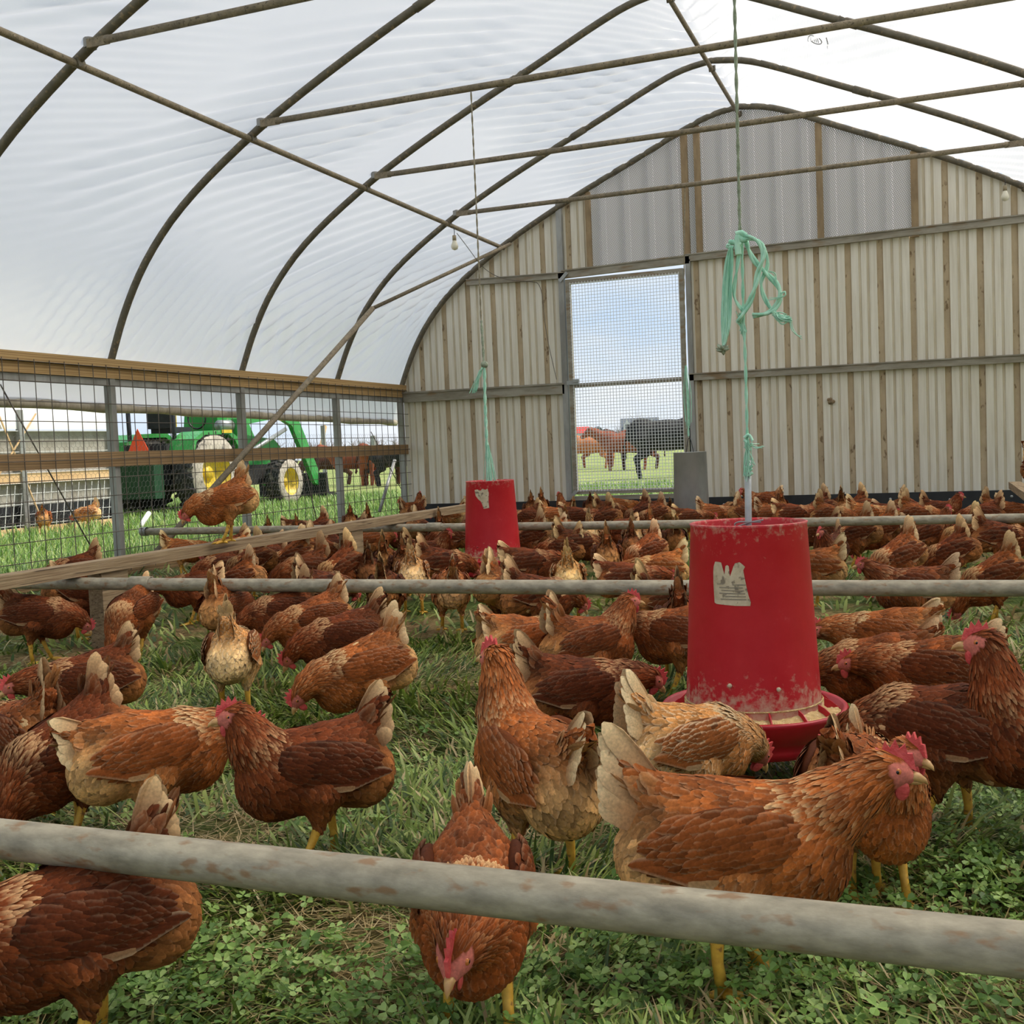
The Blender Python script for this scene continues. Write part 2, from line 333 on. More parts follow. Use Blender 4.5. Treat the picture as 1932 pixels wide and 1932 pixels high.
# --- far end wall
M['sheet'] = pbr('cream steel sheet', (226,220,206), (206,198,180), 0.5, 0.05, 3.5, (6,1,0.35), 6, 0.36, 0.68, c3=(180,160,130), s3=12, t3=(0.68,0.80))
M['groove'] = pbr('dust caked rib', (196,178,148), (166,148,120), 0.85, 0, 5, (1,1,0.5), 6, 0.3, 0.7, c3=(124,104,78), s3=22, t3=(0.62,0.70))
M['minor'] = pbr('dusty minor rib', (208,198,176), (190,178,154), 0.7, 0, 5, (2,1,0.4), 6)
M['batten'] = pbr('brown dusty batten', (158,136,104), (126,106,80), 0.85, 0, 7, (2,1,0.6), 6, 0.3, 0.7, 0.2)
wallb = empty('wall_back', (0, WY, 0)); tag(wallb, 'cream corrugated metal end wall with a screen door', 'wall', kind='structure')
PITCH = 0.343
def sheet(x0, x1, z0, ztop, r0):
    """ribbed metal sheet between x0 and x1; rib grooves (seen from inside) at r0 + k*PITCH"""
    pts = [(x0, 0.0, 0)]
    k0 = math.floor((x0-r0)/PITCH)-1
    for k in range(k0, k0+16):
        c = r0 + k*PITCH
        for dx, dy, mi in ((-0.034,0,0),(-0.024,0.018,1),(0.024,0.018,1),(0.034,0,1),
                           (0.112,0,0),(0.120,0.009,2),(0.134,0.009,2),(0.142,0,2),(0.200,0,0),(0.208,0.009,2),(0.222,0.009,2),(0.230,0,2)):
            if x0+1e-4 < c+dx < x1-1e-4: pts.append((c+dx, dy, mi))
    pts.append((x1, 0.0, 0))
    V = []; F = []; mi = []
    for i, (x, dy, mm) in enumerate(pts):
        zt = ztop(x); V += [(x, dy, z0), (x, dy, zt)]
        if i: F.append((2*i-2, 2*i, 2*i+1, 2*i-1)); mi.append(mm)
    link('metal_sheet', mesh('metal_sheet', V, F, [M['sheet'], M['groove'], M['minor']], False, mi), wallb)
topf = lambda x: arch_z(x)+0.02
ventl, ventr, ventz = -3.82, -0.10, 3.10
bl = [-6.44, -5.30, -4.19]
for a, b_ in zip(bl[:-1], bl[1:]): sheet(a, b_, 0.27, topf, -6.151)
sheet(-4.19, ventl, 3.08, topf, -6.151)
rb = [-2.60, -1.68, -0.65, 0.38, 1.41, 2.48]
for a, b_ in zip(rb[:-1], rb[1:]):
    if b_ <= ventr+0.6 and b_ < 0: sheet(a, b_, 0.27, lambda x: ventz, -2.534)
    elif a < ventr: sheet(a, ventr, 0.27, lambda x: ventz, -2.534); sheet(ventr, b_, 0.27, topf, -2.534)
    else: sheet(a, b_, 0.27, topf, -2.534)
# vent screens above the girt: perforated mesh before a clear corrugated sheet
m, nt, out = newmat('perforated screen'); lk = nt.links.new
tcn = N(nt, 'ShaderNodeTexCoord'); mp = N(nt, 'ShaderNodeMapping', inp={'Scale': (52, 52, 52), 'Rotation': (0, math.radians(28), 0)}); lk(tcn.outputs['Object'], mp.inputs[0])
vr = N(nt, 'ShaderNodeTexVoronoi', feature='F1', inp={'Scale': 1.0, 'Randomness': 0.0}); lk(mp.outputs[0], vr.inputs[0])
rh = ramp(nt, [(0.40, (1, 1, 1, 1)), (0.46, (0, 0, 0, 1))]); lk(vr.outputs['Distance'], rh.inputs[0])
df = N(nt, 'ShaderNodeBsdfDiffuse', inp={0: L4((176,168,166))}); tr = N(nt, 'ShaderNodeBsdfTransparent'); mxs = N(nt, 'ShaderNodeMixShader')
lk(rh.outputs[0], mxs.inputs[0]); lk(df.outputs[0], mxs.inputs[1]); lk(tr.outputs[0], mxs.inputs[2]); lk(mxs.outputs[0], out.inputs[0])
M['screen'] = m
m, nt, out = newmat('clouded clear panel'); lk = nt.links.new
tl = N(nt, 'ShaderNodeBsdfTranslucent', inp={0: L4((222,222,232))}); df = N(nt, 'ShaderNodeBsdfDiffuse', inp={0: L4((205,203,210))}); mxs = N(nt, 'ShaderNodeMixShader', inp={0: 0.5})
lk(tl.outputs[0], mxs.inputs[1]); lk(df.outputs[0], mxs.inputs[2]); lk(mxs.outputs[0], out.inputs[0]); M['clear'] = m
for a, b_ in ((ventl, -2.62), (-2.62, -2.50), (-2.50, -1.10), (-1.10, ventr)):
    xs = np.linspace(a, b_, max(2, int((b_-a)/0.06)))
    V = []; F = []
    for i, x in enumerate(xs):
        V += [(x, -0.005, ventz), (x, -0.005, arch_z(x)+0.0)]
        if i: F.append((2*i-2, 2*i, 2*i+1, 2*i-1))
    link('vent_screen', mesh('vent_screen', V, F, M['screen']), wallb)
V = []; F = []; xs = np.arange(ventl-0.02, ventr+0.02, 0.02)
for i, x in enumerate(xs):
    dy = 0.06 + (0.035 if ((x+10) % 0.30) < 0.07 else 0.0)
    V += [(x, dy, ventz-0.02), (x, dy, arch_z(x)+0.03)]
    if i: F.append((2*i-2, 2*i, 2*i+1, 2*i-1))
link('clear_sheet', mesh('clear_sheet', V, F, M['clear'], False), wallb)
for x, w_ in ((ventl, 0.06), (-2.625, 0.075), (-2.475, 0.07), (-1.10, 0.07), (ventr, 0.075)):
    MB().box((x-w_/2, -0.06, ventz-0.02), (x+w_/2, -0.008, arch_z(x)-0.03)).build('batten', M['batten'], wallb)
# girts, jambs, kick board
def girt(x0, z0, x1, z1, h): 
    g = MB(); g.bar((x0, -0.045, z0), (x1, -0.045, z1), 0.05, h); g.bar((x0, -0.075, z0+h*0.42), (x1, -0.075, z1+h*0.42), 0.02, h*0.16); g.build('girt', M['girt'], wallb)
girt(-5.45, 3.075, -4.15, 3.045, 0.075); girt(-2.66, 3.10, 2.3, 3.175, 0.085)
girt(-6.42, 1.675, -4.2, 1.665, 0.135); girt(-2.64, 1.705, 2.45, 1.675, 0.085)
girt(-4.18, 3.055, -2.60, 3.085, 0.10)
for x, z1, w_ in ((-4.19, 3.92, 0.07), (-2.62, 3.08, 0.06)): MB().box((x-w_/2, -0.07, 0.27), (x+w_/2, -0.005, z1 if z1 > 3.5 else z1)).build('jamb', M['steel'], wallb)
kb = MB().box((-6.44, -0.07, 0.0), (2.48, -0.035, 0.275)).build('kick_board', M['black'], wallb)
for k, x in enumerate(np.arange(-6.0, 2.4, 0.62)): MB().lathe([(0, -0.078), (0.016, -0.076), (0.016, -0.07)], (x, 0, 0.185+0.02*(k % 2)), 8, axis='y').build('bolt', M['galv'], kb)
# --- screen door
dr = empty('door_1', (-3.41, WY-0.03, 0.33)); tag(dr, 'screen door of welded wire in a grey steel frame', 'door', kind='structure')
dw, dh = 0.70, 2.66
fr = MB()
for x in (-dw, dw): fr.box((x-0.028, -0.03, 0.02), (x+0.028, 0.03, dh))
fr.build('door_stile', M['girt'], dr)
for z, h in ((0.045, 0.055), (1.36, 0.05), (dh-0.03, 0.06)): MB().box((-dw+0.02, -0.028, z-h/2), (dw-0.02, 0.028, z+h/2)).build('door_rail', M['girt'], dr)
M['mesh_pale'] = pbr('pale welded wire', (226,228,230), None, 0.5, 0.2)
wm = MB()
for x in np.arange(-dw+0.03, dw-0.01, 0.0385): wm.box((x-0.0027, -0.034, 0.05), (x+0.0027, -0.030, dh-0.04))
for z in np.arange(0.06, dh-0.05, 0.0385): wm.box((-dw+0.02, -0.037, z-0.0027), (dw-0.02, -0.033, z+0.0027))
tag(wm.build('wire_mesh', M['mesh_pale'], dr), kind='stuff')
lt = MB().box((-dw-0.05, -0.06, 1.37), (-dw+0.10, -0.03, 1.42)).box((-dw+0.03, -0.075, 1.40), (-dw+0.11, -0.05, 1.435)).build('latch', M['galv'], dr)
sill = MB().box((-dw-0.08, -0.03, -0.06), (dw+0.06, 0.05, -0.005)).build('door_sill', M['girt'], dr)
for x, z in ((-dw-0.05, 0.0), (-dw-0.06, dh+0.02)): MB().bar((x-0.03, -0.06, z-0.04), (x+0.07, -0.06, z+0.06), 0.012, 0.04).build('corner_bracket', M['galv'], dr)

# --- left side wall (mirrored on the right, out of the frame)
def side_wall(xw, sx, name, label, y0=-2.2):
    wl = empty(name, (xw, 0, 0)); tag(wl, label, 'wall', kind='structure')
    MB().box((sx*0.015-0.02, y0, 1.765), (sx*0.015+0.035*sx+0.02*sx, 13.12, 1.835)).build('hip_board', M['hipwood'], wl)
    MB().box((sx*0.012-0.02, y0, 1.675), (sx*0.012+0.02+0.01*sx, 13.12, 1.762)).build('hip_board', M['hipwood'], wl)
    MB().box((-0.03, y0, 1.615), (0.02, 13.02, 1.672)).build('channel', M['steel'], wl)
    MB().box((sx*0.04-0.018, y0, 0.935), (sx*0.04+0.018, 13.12, 1.06)).build('rail', M['railwood'], wl)
    MB().box((-0.05, y0, -0.02), (-0.01, 13.0, 0.10)).build('base_board', M['railwood'], wl)
    wp = MB(); X = sx*0.075
    ys = np.arange(6.485-0.158*54, 13.12, 0.158); zs = np.arange(0.085, 1.80, 0.1525)
    for y in ys: wp.tube([(X, y, 0.05), (X+0.003, y, 1.78)], 0.0036, 5, cap=False)
    for z in zs: wp.tube([(X+0.004*sx, y0, z), (X+0.004*sx, 13.10, z)], 0.0036, 5, cap=False)
    tag(wp.build('wire_panel', M['wire'], wl), 'six inch welded wire panel', kind='stuff')
    hx = MB(); r = 0.030; rows = int(1.20/(1.5*r))
    V = []; F = []
    def seg3(a, b, t=0.0011):
        n0 = len(V); dd = np.array(b)-np.array(a); dd /= np.linalg.norm(dd); u = np.array([1.0, 0, 0]); v = np.cross(dd, u)
        for p in (a, b):
            for k in range(3): ang = 2.094*k; V.append(np.array(p)+t*(math.cos(ang)*u+math.sin(ang)*v))
        for k in range(3): F.append((n0+k, n0+(k+1) % 3, n0+3+(k+1) % 3, n0+3+k))
    X = -sx*0.055; wd = math.sqrt(3)*r
    for j in range(rows):
        for i in range(int((13.0-4.6)/wd)):
            cy = 4.6+wd*(i+0.5*(j % 2)); cz = 0.05+1.5*r*j
            a = (X, cy-wd/2, cz-r/2); b2 = (X, cy-wd/2, cz+r/2); c2 = (X, cy, cz+r); d2 = (X, cy+wd/2, cz+r/2)
            seg3(a, b2); seg3(b2, c2); seg3(c2, d2)
    if sx > 0: tag(link('hex_netting', mesh('hex_netting', V, F, M['hexwire']), wl), kind='stuff')
    # rolled-up side curtain with the film hanging above the roll
    a = np.array([-sx*0.15, y0, 1.60]); b2 = np.array([-sx*0.15, 13.15, 1.36])
    P = np.linspace(a, b2, 40); P[:, 2] += 0.006*np.sin(np.arange(40)*1.7)
    MB().tube(P, 0.043+0.004*np.sin(np.arange(40)*2.3), 10).build('curtain_roll', M['roll'], wl)
    V = []; F = []
    for i, p in enumerate(np.linspace(a, b2, 160)):
        wv = 0.010*math.sin(i*1.9)+0.007*math.sin(i*0.83+1)
        V += [(p[0]+0.035*sx+wv, p[1], p[2]+0.02), (-sx*0.03, p[1], 1.80)]
        if i: F.append((2*i-2, 2*i, 2*i+1, 2*i-1))
    link('side_curtain', mesh('side_curtain', V, F, M['film'], True), wl)
M['roll'] = pbr('rolled plastic', (196,186,168), (164,152,132), 0.6, 0, 6, (1,3,1), 5, 0.35, 0.65, 0.3)
side_wall(XL, 1, 'wall_left', 'open left side wall of wire panel and netting below a timber hip board')
side_wall(XR, -1, 'wall_right', 'open right side wall of wire panel below a timber hip board')

# --- braces on the left side
p0 = ony(690, 583, 11.30); p1 = onx(288, 1050, XL+0.11); p2 = ony(955, 452, 12.98)
def one(name, P, r, m, label, cat='pipe', n=10, group=None): 
    o = MB().tube(P, r, n).build(name, m); tag(o, label, cat, group); return o
one('brace_pipe', [p1, p0+np.array([0.09, 0, 0])], 0.030, M['tie'], 'long diagonal brace pipe from left ground up to roof hoop')
one('brace_pipe', [p0+np.array([0.09, 0, 0]), p2+np.array([0.05, 0, -0.06])], 0.022, M['tie'], 'thin diagonal brace pipe under the roof meeting the end wall')
for (a, b_, lab) in (((0, 725), (182, 1050), 'left of the tractor'), ((700, 815), (765, 938), 'near the wall corner'), ((575, 880), (598, 985), 'right of the tractor')):
    one('brace_rod', [onx(*a, XL-0.09), onx(*b_, XL-0.09)], 0.006, M['wire'], 'thin dark diagonal rod on the left side ' + lab, 'rod', 6, 'diagonal rods on the left side')
one('brace_post', [onx(716, 965, XL-0.25), onx(745, 868, XL-0.25)], 0.022, M['steel'], 'blue grey leaning pipe outside the mesh near the wall corner')

# --- roost pipes
def pole(y, label):
    t = empty('roost_pipe', (0, y, 0.36)); k = 0.031
    MB().tube([(x, 0, 0.004*math.sin(x*0.9)-0.004) for x in np.linspace(XL+0.05, XR-0.05, 24)], k, 16).build('pipe', M['pipe'], t)
    for x in (XL+0.07, XR-0.07): MB().lathe([(k+0.008, -0.03), (k+0.008, 0.03)], (x, 0, 0), 14, axis='x').build('end_clamp', M['steel'], t)
    for x in (-3.62, 0.9): MB().lathe([(k, -0.06), (k+0.004, -0.058), (k+0.004, 0.058), (k, 0.06)], (x, 0, 0), 16, axis='x').build('coupler', M['pipe'], t)
    tag(t, label, 'pipe', 'low galvanized pipes across the house')
pole(1.316, 'thick galvanized pipe crossing the foreground grass'); pole(4.366, 'galvanized pipe crossing behind the near red feeder'); pole(7.794, 'galvanized pipe crossing behind the far red feeder')
pl = MB().bar((-4.06, 2.2, 0.425), (-3.96, 9.35, 0.425), 0.10, 0.062).build('plank', M['plank']); tag(pl, 'weathered plank lying over the pipes below the perching hen', 'plank')
pl = MB().bar((0.695, 7.5, 0.425), (0.715, 10.95, 0.425), 0.10, 0.062).build('plank', M['plank']); tag(pl, 'weathered plank end at the right edge below a hen', 'plank')
for (x, y, lab) in ((-4.0, 7.15, 'under the far half of the left plank'), (-4.04, 4.62, 'under the left plank near the middle pipe')):
    o = MB().box((x-0.045, y-0.10, 0), (x+0.045, y+0.10, 0.392)).build('support_block', M['plank']); tag(o, 'rough wooden block ' + lab, 'block', 'blocks under the plank')
MB_ = None
# ================================================================== feeders, twine, bulbs
m, nt, out = newmat('dusty red plastic'); lk = nt.links.new
b = N(nt, 'ShaderNodeBsdfPrincipled', inp={'Roughness': 0.42, 'Specular IOR Level': 0.4}); lk(b.outputs[0], out.inputs[0])
tcn = N(nt, 'ShaderNodeTexCoord'); sp = N(nt, 'ShaderNodeSeparateXYZ'); lk(tcn.outputs['Object'], sp.inputs[0])
n1 = N(nt, 'ShaderNodeTexNoise', inp={'Scale': 9.0, 'Detail': 6.0, 'Roughness': 0.7}); lk(tcn.outputs['Object'], n1.inputs[0])
n2 = N(nt, 'ShaderNodeTexNoise', inp={'Scale': 46.0, 'Detail': 4.0, 'Roughness': 0.7}); lk(tcn.outputs['Object'], n2.inputs[0])
r1 = ramp(nt, [(0.35, L4((182,24,34))), (0.62, L4((190,36,44))), (0.80, L4((206,90,92)))]); lk(n1.outputs[0], r1.inputs[0])
# feed dust caked above the pan and scuffs near the rim
mz = N(nt, 'ShaderNodeMapRange', inp={'From Min': 0.085, 'From Max': 0.27, 'To Min': 0.40, 'To Max': -0.20}); lk(sp.outputs['Z'], mz.inputs['Value'])
mz2 = N(nt, 'ShaderNodeMapRange', inp={'From Min': 0.50, 'From Max': 0.62, 'To Min': -0.15, 'To Max': 0.12}); lk(sp.outputs['Z'], mz2.inputs['Value'])
mx0 = N(nt, 'ShaderNodeMath', operation='MAXIMUM'); lk(mz.outputs[0], mx0.inputs[0]); lk(mz2.outputs[0], mx0.inputs[1])
ad = N(nt, 'ShaderNodeMath', operation='ADD'); lk(mx0.outputs[0], ad.inputs[0]); lk(n2.outputs[0], ad.inputs[1])
rd = ramp(nt, [(0.57, (0, 0, 0, 1)), (0.80, (0.80, 0.80, 0.80, 1))]); lk(ad.outputs[0], rd.inputs[0])
mx = N(nt, 'ShaderNodeMix', data_type='RGBA'); mx.inputs[7].default_value = L4((196,166,142)); lk(rd.outputs[0], mx.inputs[0]); lk(r1.outputs[0], mx.inputs[6]); lk(mx.outputs[2], b.inputs['Base Color'])
M['red'] = m
M['redpan'] = pbr('red pan plastic', (186,22,40), (166,16,32), 0.38, 0, 8, (1,1,1), 5)
M['feed'] = pbr('ground feed', (214,186,132), (184,152,98), 0.95, 0, 60, (1,1,1), 6, 0.35, 0.65, 0.8, 90, c3=(232,212,168), s3=120, t3=(0.6,0.66))
M['paper'] = pbr('torn paper label', (206,192,164), (176,160,130), 0.85, 0, 30, (1,1,1), 6, 0.35, 0.65, c3=(128,116,98), s3=55, t3=(0.56,0.62))
M['print'] = pbr('faded print', (122,114,100), (150,138,118), 0.9, 0, 60)
M['pipe_pale'] = pbr('pale grey hanger pipe', (176,178,180), (150,152,154), 0.4, 0.3, 12)
RT, RB, ZT, ZB, RP = 0.154, 0.182, 0.610, 0.100, 0.247
def red_feeder(loc, k, label, outline, sticker_frame, lines):
    t = empty('hanging_feeder', loc); t.scale = (k, k, k)
    tb = MB().lathe([(RB, ZB), (RB, ZB+0.012), (RB-0.002, ZB+0.03), (RT, ZT-0.006), (RT+0.003, ZT), (RT-0.003, ZT+0.002), (RT-0.006, ZT-0.004), (RB-0.008, ZB+0.02), (RB-0.008, ZB)], n=56).build('tube', M['red'], t)
    MB().lathe([(RB+0.0005, ZB+0.030), (RB+0.0035, ZB+0.032), (RB+0.0005, ZB+0.035)], n=56).build('band', M['feed'], tb)
    pan = MB().lathe([(0.0, 0.0), (0.165, 0.0), (0.205, 0.010), (0.212, 0.030), (0.206, 0.040), (0.222, 0.055), (0.238, 0.080), (RP, 0.104), (RP+0.002, 0.112), (RP-0.004, 0.117), (RP-0.012, 0.112), (0.225, 0.085), (0.19, 0.070), (0.0, 0.065)], n=56).build('pan', M['redpan'], t)
    # loose feed lying in the pan
    nr, na = 10, 80; V = []; F = []
    for i in range(nr):
        r = 0.165+(RP-0.018-0.165)*i/(nr-1)
        for j in range(na):
            a = 2*math.pi*j/na; z = 0.100+0.020*(1-i/(nr-1))+0.004*math.sin(a*3+i)+random.uniform(-0.003, 0.003)
            V.append((r*math.cos(a), r*math.sin(a), z))
    for i in range(nr-1):
        for j in range(na): F.append((i*na+j, (i+1)*na+j, (i+1)*na+(j+1) % na, i*na+(j+1) % na))
    tag(link('loose_feed', mesh('loose_feed', V, F, M['feed'], True), t), kind='stuff')
    fin = MB().prism([(0, 0), (0.040, -0.004), (0.044, 0.004), (0.018, 0.026), (0, 0.034)], 0.003, ((0, 0, 0), (1, 0, 0), (0, 0, 1))).me('fin', M['redpan'])
    for j in range(14):
        a = 2*math.pi*(j+0.3)/14; o = link('fin', fin, t); o.location = ((RB+0.004)*math.cos(a), (RB+0.004)*math.sin(a), 0.098); o.rotation_euler = (0, 0, a)
    if outline:                                    # torn sticker following the tube wall
        a0, z0, sc = sticker_frame
        def on_tube(u, v, e): z = z0+v*sc; r = RB+(RT-RB)*(z-ZB)/(ZT-ZB)+e; a = a0+u*sc/r; return np.array([r*math.cos(a), r*math.sin(a), z])
        P = np.array(outline, float); bm = bmesh.new()
        vs = [bm.verts.new(on_tube(u, v, 0.0015)) for u, v in P]; f = bm.faces.new(vs); bmesh.ops.triangulate(bm, faces=[f])
        me = bpy.data.meshes.new('sticker'); bm.to_mesh(me); bm.free(); me.materials.append(M['paper']); st = link('sticker', me, tb)
        if sum(me.polygons[0].normal[i]*me.polygons[0].center[i] for i in (0, 1)) < 0: me.flip_normals()
        pm = MB()
        for (u0, u1, v) in lines:
            us = np.linspace(u0, u1, 8); V = []
            for u in us: V += [on_tube(u, v-0.9, 0.0022), on_tube(u, v+0.9, 0.0022)]
            pm.add(V, [(2*i, 2*i+2, 2*i+3, 2*i+1) for i in range(7)])
        if lines: pm.build('faded_print', M['print'], st)
    for (a, z, c_) in ((-1.75, 0.20, 'redpan'), (-1.05, 0.19, 'redpan')): MB().ell((RB*0.982*math.cos(a), RB*0.982*math.sin(a), z), (0.006, 0.006, 0.006), 8, 6).build('rivet', M['paper'] if k < 1.05 else M['redpan'], tb)
    tag(t, label, 'feeder', 'red hanging feeders'); return t
F1 = np.array([-0.462, 3.0]); va = view_angle(F1)+math.pi        # bearing back to the lens
O1 = [(-31,28),(-28,36),(-22,36),(-16,35),(-10,14),(-8,29),(-5,31),(-2,29),(0,11),(6,28),(9,34),(17,36),(22,32),(26,28),(23,22),(25,10),(28,-6),(31,-20),(35,-33),(34,-39),(10,-39),(-10,-38),(-26,-37),(-30,-35),(-32,0),(-32,18)]
LN1 = [(-24,-12,-2),(4,27,-3),(-20,22,-8),(-16,24,-13),(-20,26,-18),(-12,27,-23),(-18,28,-28)]
red_feeder((F1[0], F1[1], 0.105), 1.0, 'large red plastic hanging feeder in the right foreground', O1, (va-0.31, 0.465, 0.00150), LN1)
F2 = ony(926, 950, 7.2); k2 = 1.10
O2 = [(-15,16),(-10,17),(-2,15),(0,18),(6,16),(10,18),(12,10),(11,-4),(12,-16),(2,-17),(0,-10),(-3,-4),(-8,0),(-13,6)]
red_feeder((F2[0], F2[1], 0.055), k2, 'smaller looking red hanging feeder farther back among the hens', O2, (view_angle(F2)+math.pi-0.33, 0.50, 0.0036), [])
# galvanized feeder before the end wall
c3 = ony(1303, 900, 11.25); t = empty('tin_feeder', (c3[0], c3[1], 0.12))
MB().lathe([(0.182, 0.03), (0.182, 0.05), (0.168, 0.71), (0.171, 0.715), (0.165, 0.716), (0.163, 0.70), (0.176, 0.05)], n=40).build('tube', M['galv'], t)
MB().lathe([(0.0, 0.0), (0.20, 0.0), (0.235, 0.05), (0.238, 0.055), (0.230, 0.05), (0.19, 0.012), (0, 0.012)], n=40).build('pan', M['galv'], t)
bp_ = [(-0.04+0.08*s, 0.0, 0.70+0.16*math.sin(math.pi*s)) for s in np.linspace(0, 1, 12)]
MB().tube(bp_, 0.004, 6).build('bail', M['black'], t)
MB().tube([(-0.165, 0, 0.70), (0.165, 0, 0.70)], 0.004, 6).build('crossbar', M['galv'], t)
tag(t, 'galvanized tin hanging feeder standing before the screen door', 'feeder')

# --- twine
def pxs(pts, y, ox=0, oy=0, sc=1.0): return np.array([ony(ox+a/sc, oy+b_/sc, y) for a, b_ in pts])
def twist(P, r, turns=8.0, name='strand', m=None, parent=None, k=2):
    P = smooth_path(P, k); L = np.concatenate([[0], np.cumsum(np.linalg.norm(np.diff(P, axis=0), axis=1))]); n = max(14, int(L[-1]/0.012)); n = min(n, 220)
    t_ = np.linspace(0, L[-1], n); Q = np.stack([np.interp(t_, L, P[:, i]) for i in range(3)], 1); mb = MB()
    T = np.gradient(Q, axis=0); T /= np.linalg.norm(T, axis=1, keepdims=True); u = np.cross(T, [0.3, 1, 0.2]); u /= np.linalg.norm(u, axis=1, keepdims=True); v = np.cross(T, u)
    for s in (0, math.pi):
        a = (t_*turns*2*math.pi/ max(L[-1], 0.3)*max(L[-1], 0.3) + s)[:, None]
        mb.tube(Q+r*0.5*(np.cos(a)*u+np.sin(a)*v), r*0.62, 6)
    return mb.build(name, m, parent)
def fray(parent, pts, y, spread, n, m, L=1.0):
    mb = MB()
    for i in range(n):
        P = pxs(pts, y); j = RNG.normal(0, spread, (len(P), 3)); j *= np.linspace(0.2, 1, len(P))[:, None]
        mb.tube(smooth_path(P+j, 2), 0.0011, 4, cap=False)
    tag(mb.build('frayed_fibres', m, parent), kind='stuff')
Y1 = 3.0; tw = empty('twine_hanger', ony(1412, 985, Y1))
def K(o): # keep world place after parenting to the Empty
    o.location = -np.array(tw.location); return o
top = ony(1396, 440, Y1); P0 = np.array([-0.455, 3.0, 3.595])
K(twist([P0, (P0+top)/2+np.array([0.004, 0, 0]), top], 0.0045, 9, 'upper_strand', M['twine_mid'], tw, 1))
Z = dict(ox=1320, oy=420, sc=6.9)
for j, (pts, r, dy) in enumerate((
    ([(520,170),(515,400),(480,650),(438,900),(470,1040),(580,1160)], 0.0052, -0.012),
    ([(590,190),(700,200),(790,260),(835,350),(830,470),(760,640),(735,800),(670,1000),(570,1180),(500,1300)], 0.0075, -0.02),
    ([(600,230),(660,420),(760,560),(900,690),(1010,800),(1055,900),(1045,1010),(980,1120),(860,1195),(690,1212)], 0.0075, 0.012),
    ([(840,360),(890,460),(885,600),(800,740),(800,860),(850,1000),(930,1130),(1040,1230),(1170,1245)], 0.0058, 0.022))):
    K(twist(pxs(pts, Y1+dy, **Z), r, 7, 'loop', M['twine'], tw))
K(twist(pxs([(545,100),(556,500),(568,1100),(580,1400),(600,1932),(622,2890)], Y1, **Z), 0.0042, 9, 'lower_strand', M['twine'], tw, 1))
# flat frayed tail with its dark knot, and the wrapping knot on top
tp = pxs([(405,340),(385,520),(362,800),(352,1100),(345,1350),(325,1530),(315,1600)], Y1-0.02, **Z)
mb = MB()
for i in range(34):
    a = RNG.uniform(-1, 1); wv = np.array([0.35, 0.9, 1.0, 1.05, 1.0, 0.5, 0.25])*a*0.0125
    mb.tube(smooth_path(tp+np.stack([wv, RNG.normal(0, 0.003, 7), RNG.normal(0, 0.002, 7)], 1), 2), 0.0019, 4, cap=False)
o = K(mb.build('frayed_tail', M['twine'], tw)); tag(o, kind='stuff')
kn = MB(); q = pxs([(305,1650)], Y1-0.02, **Z)[0]
for i in range(16):
    a = RNG.normal(0, 1, 3); a /= np.linalg.norm(a); kn.tube([q, q+a*0.011, q+a*0.019+np.array([0, 0, 0.002])], [0.006, 0.005, 0.001], 5)
K(kn.build('tail_knot', M['twine_mid'], tw))
kn = MB()
for (a, b_, c_, r) in (((400,290),(350,310),(440,330),0.006), ((470,150),(540,130),(600,170),0.008), ((500,180),(560,230),(610,215),0.008), ((380,250),(470,260),(540,290),0.007), ((500,170),(490,300),(505,420),0.009)):
    kn.tube(smooth_path(pxs([a, b_, c_], Y1-0.016, **Z), 2), r, 7)
K(kn.build('wrap_knot', M['twine'], tw))
kn = MB(); q = ony(1413, 832, Y1)
for (a, b_, c_) in (((1404,826),(1413,818),(1420,832)), ((1405,842),(1412,848),(1420,836)), ((1404,830),(1412,838),(1417,850))):
    kn.tube(smooth_path(pxs([a, b_, c_], Y1-0.008), 2), 0.0042, 6)
K(kn.build('lower_knot', M['twine'], tw)); kn = MB()
for (a, b_, c_) in (((1403,880),(1412,884),(1420,878)), ((1403,894),(1412,898),(1420,892)), ((1404,886),(1412,891),(1419,884))): kn.tube(smooth_path(pxs([a, b_, c_], Y1-0.008), 2), 0.0042, 6)
K(kn.build('rod_wrap', M['twine'], tw))
for pts, n_ in (([(1412,835),(1408,865),(1410,900)], 14), ([(1414,840),(1425,845),(1434,842)], 5), ([(1412,845),(1418,862),(1424,876)], 6)):
    mb = MB()
    for i in range(n_): mb.tube(smooth_path(pxs(pts, Y1-0.012)+RNG.normal(0, 0.005, (3, 3)), 2), 0.001, 4, cap=False)
    tag(K(mb.build('frayed_fibres', M['twine'], tw)), kind='stuff')
mb = MB()
for pts in ([(490,1280),(540,1350),(560,1420)], [(560,1280),(600,1360),(590,1440)], [(1160,1240),(1190,1380),(1250,1460),(1330,1505)], [(1060,930),(1120,910),(1110,970),(900,1000)], [(900,620),(980,660),(1010,740)], [(1020,1180),(1080,1170),(1120,1210)], [(1000,1250),(1080,1330),(1170,1260)]):
    for i in range(3): mb.tube(smooth_path(pxs(pts, Y1, **Z)+RNG.normal(0, 0.0022, (len(pts), 3)), 2), 0.0010, 4, cap=False)
for i in range(24):
    P = pxs([(520,1200),(545,1310),(575,1420)], Y1, **Z)+RNG.normal(0, 0.004, (3, 3)); mb.tube(smooth_path(P, 2), 0.0012, 4, cap=False)
for i in range(22):
    P = pxs([(960,1170),(1050,1260),(1170,1250)], Y1, **Z)+RNG.normal(0, 0.0045, (3, 3)); mb.tube(smooth_path(P, 2), 0.0012, 4, cap=False)
tag(K(mb.build('frayed_fibres', M['twine'], tw)), kind='stuff')
tag(tw, 'green baler twine hanger with loops and frayed ends above near feeder', 'twine')
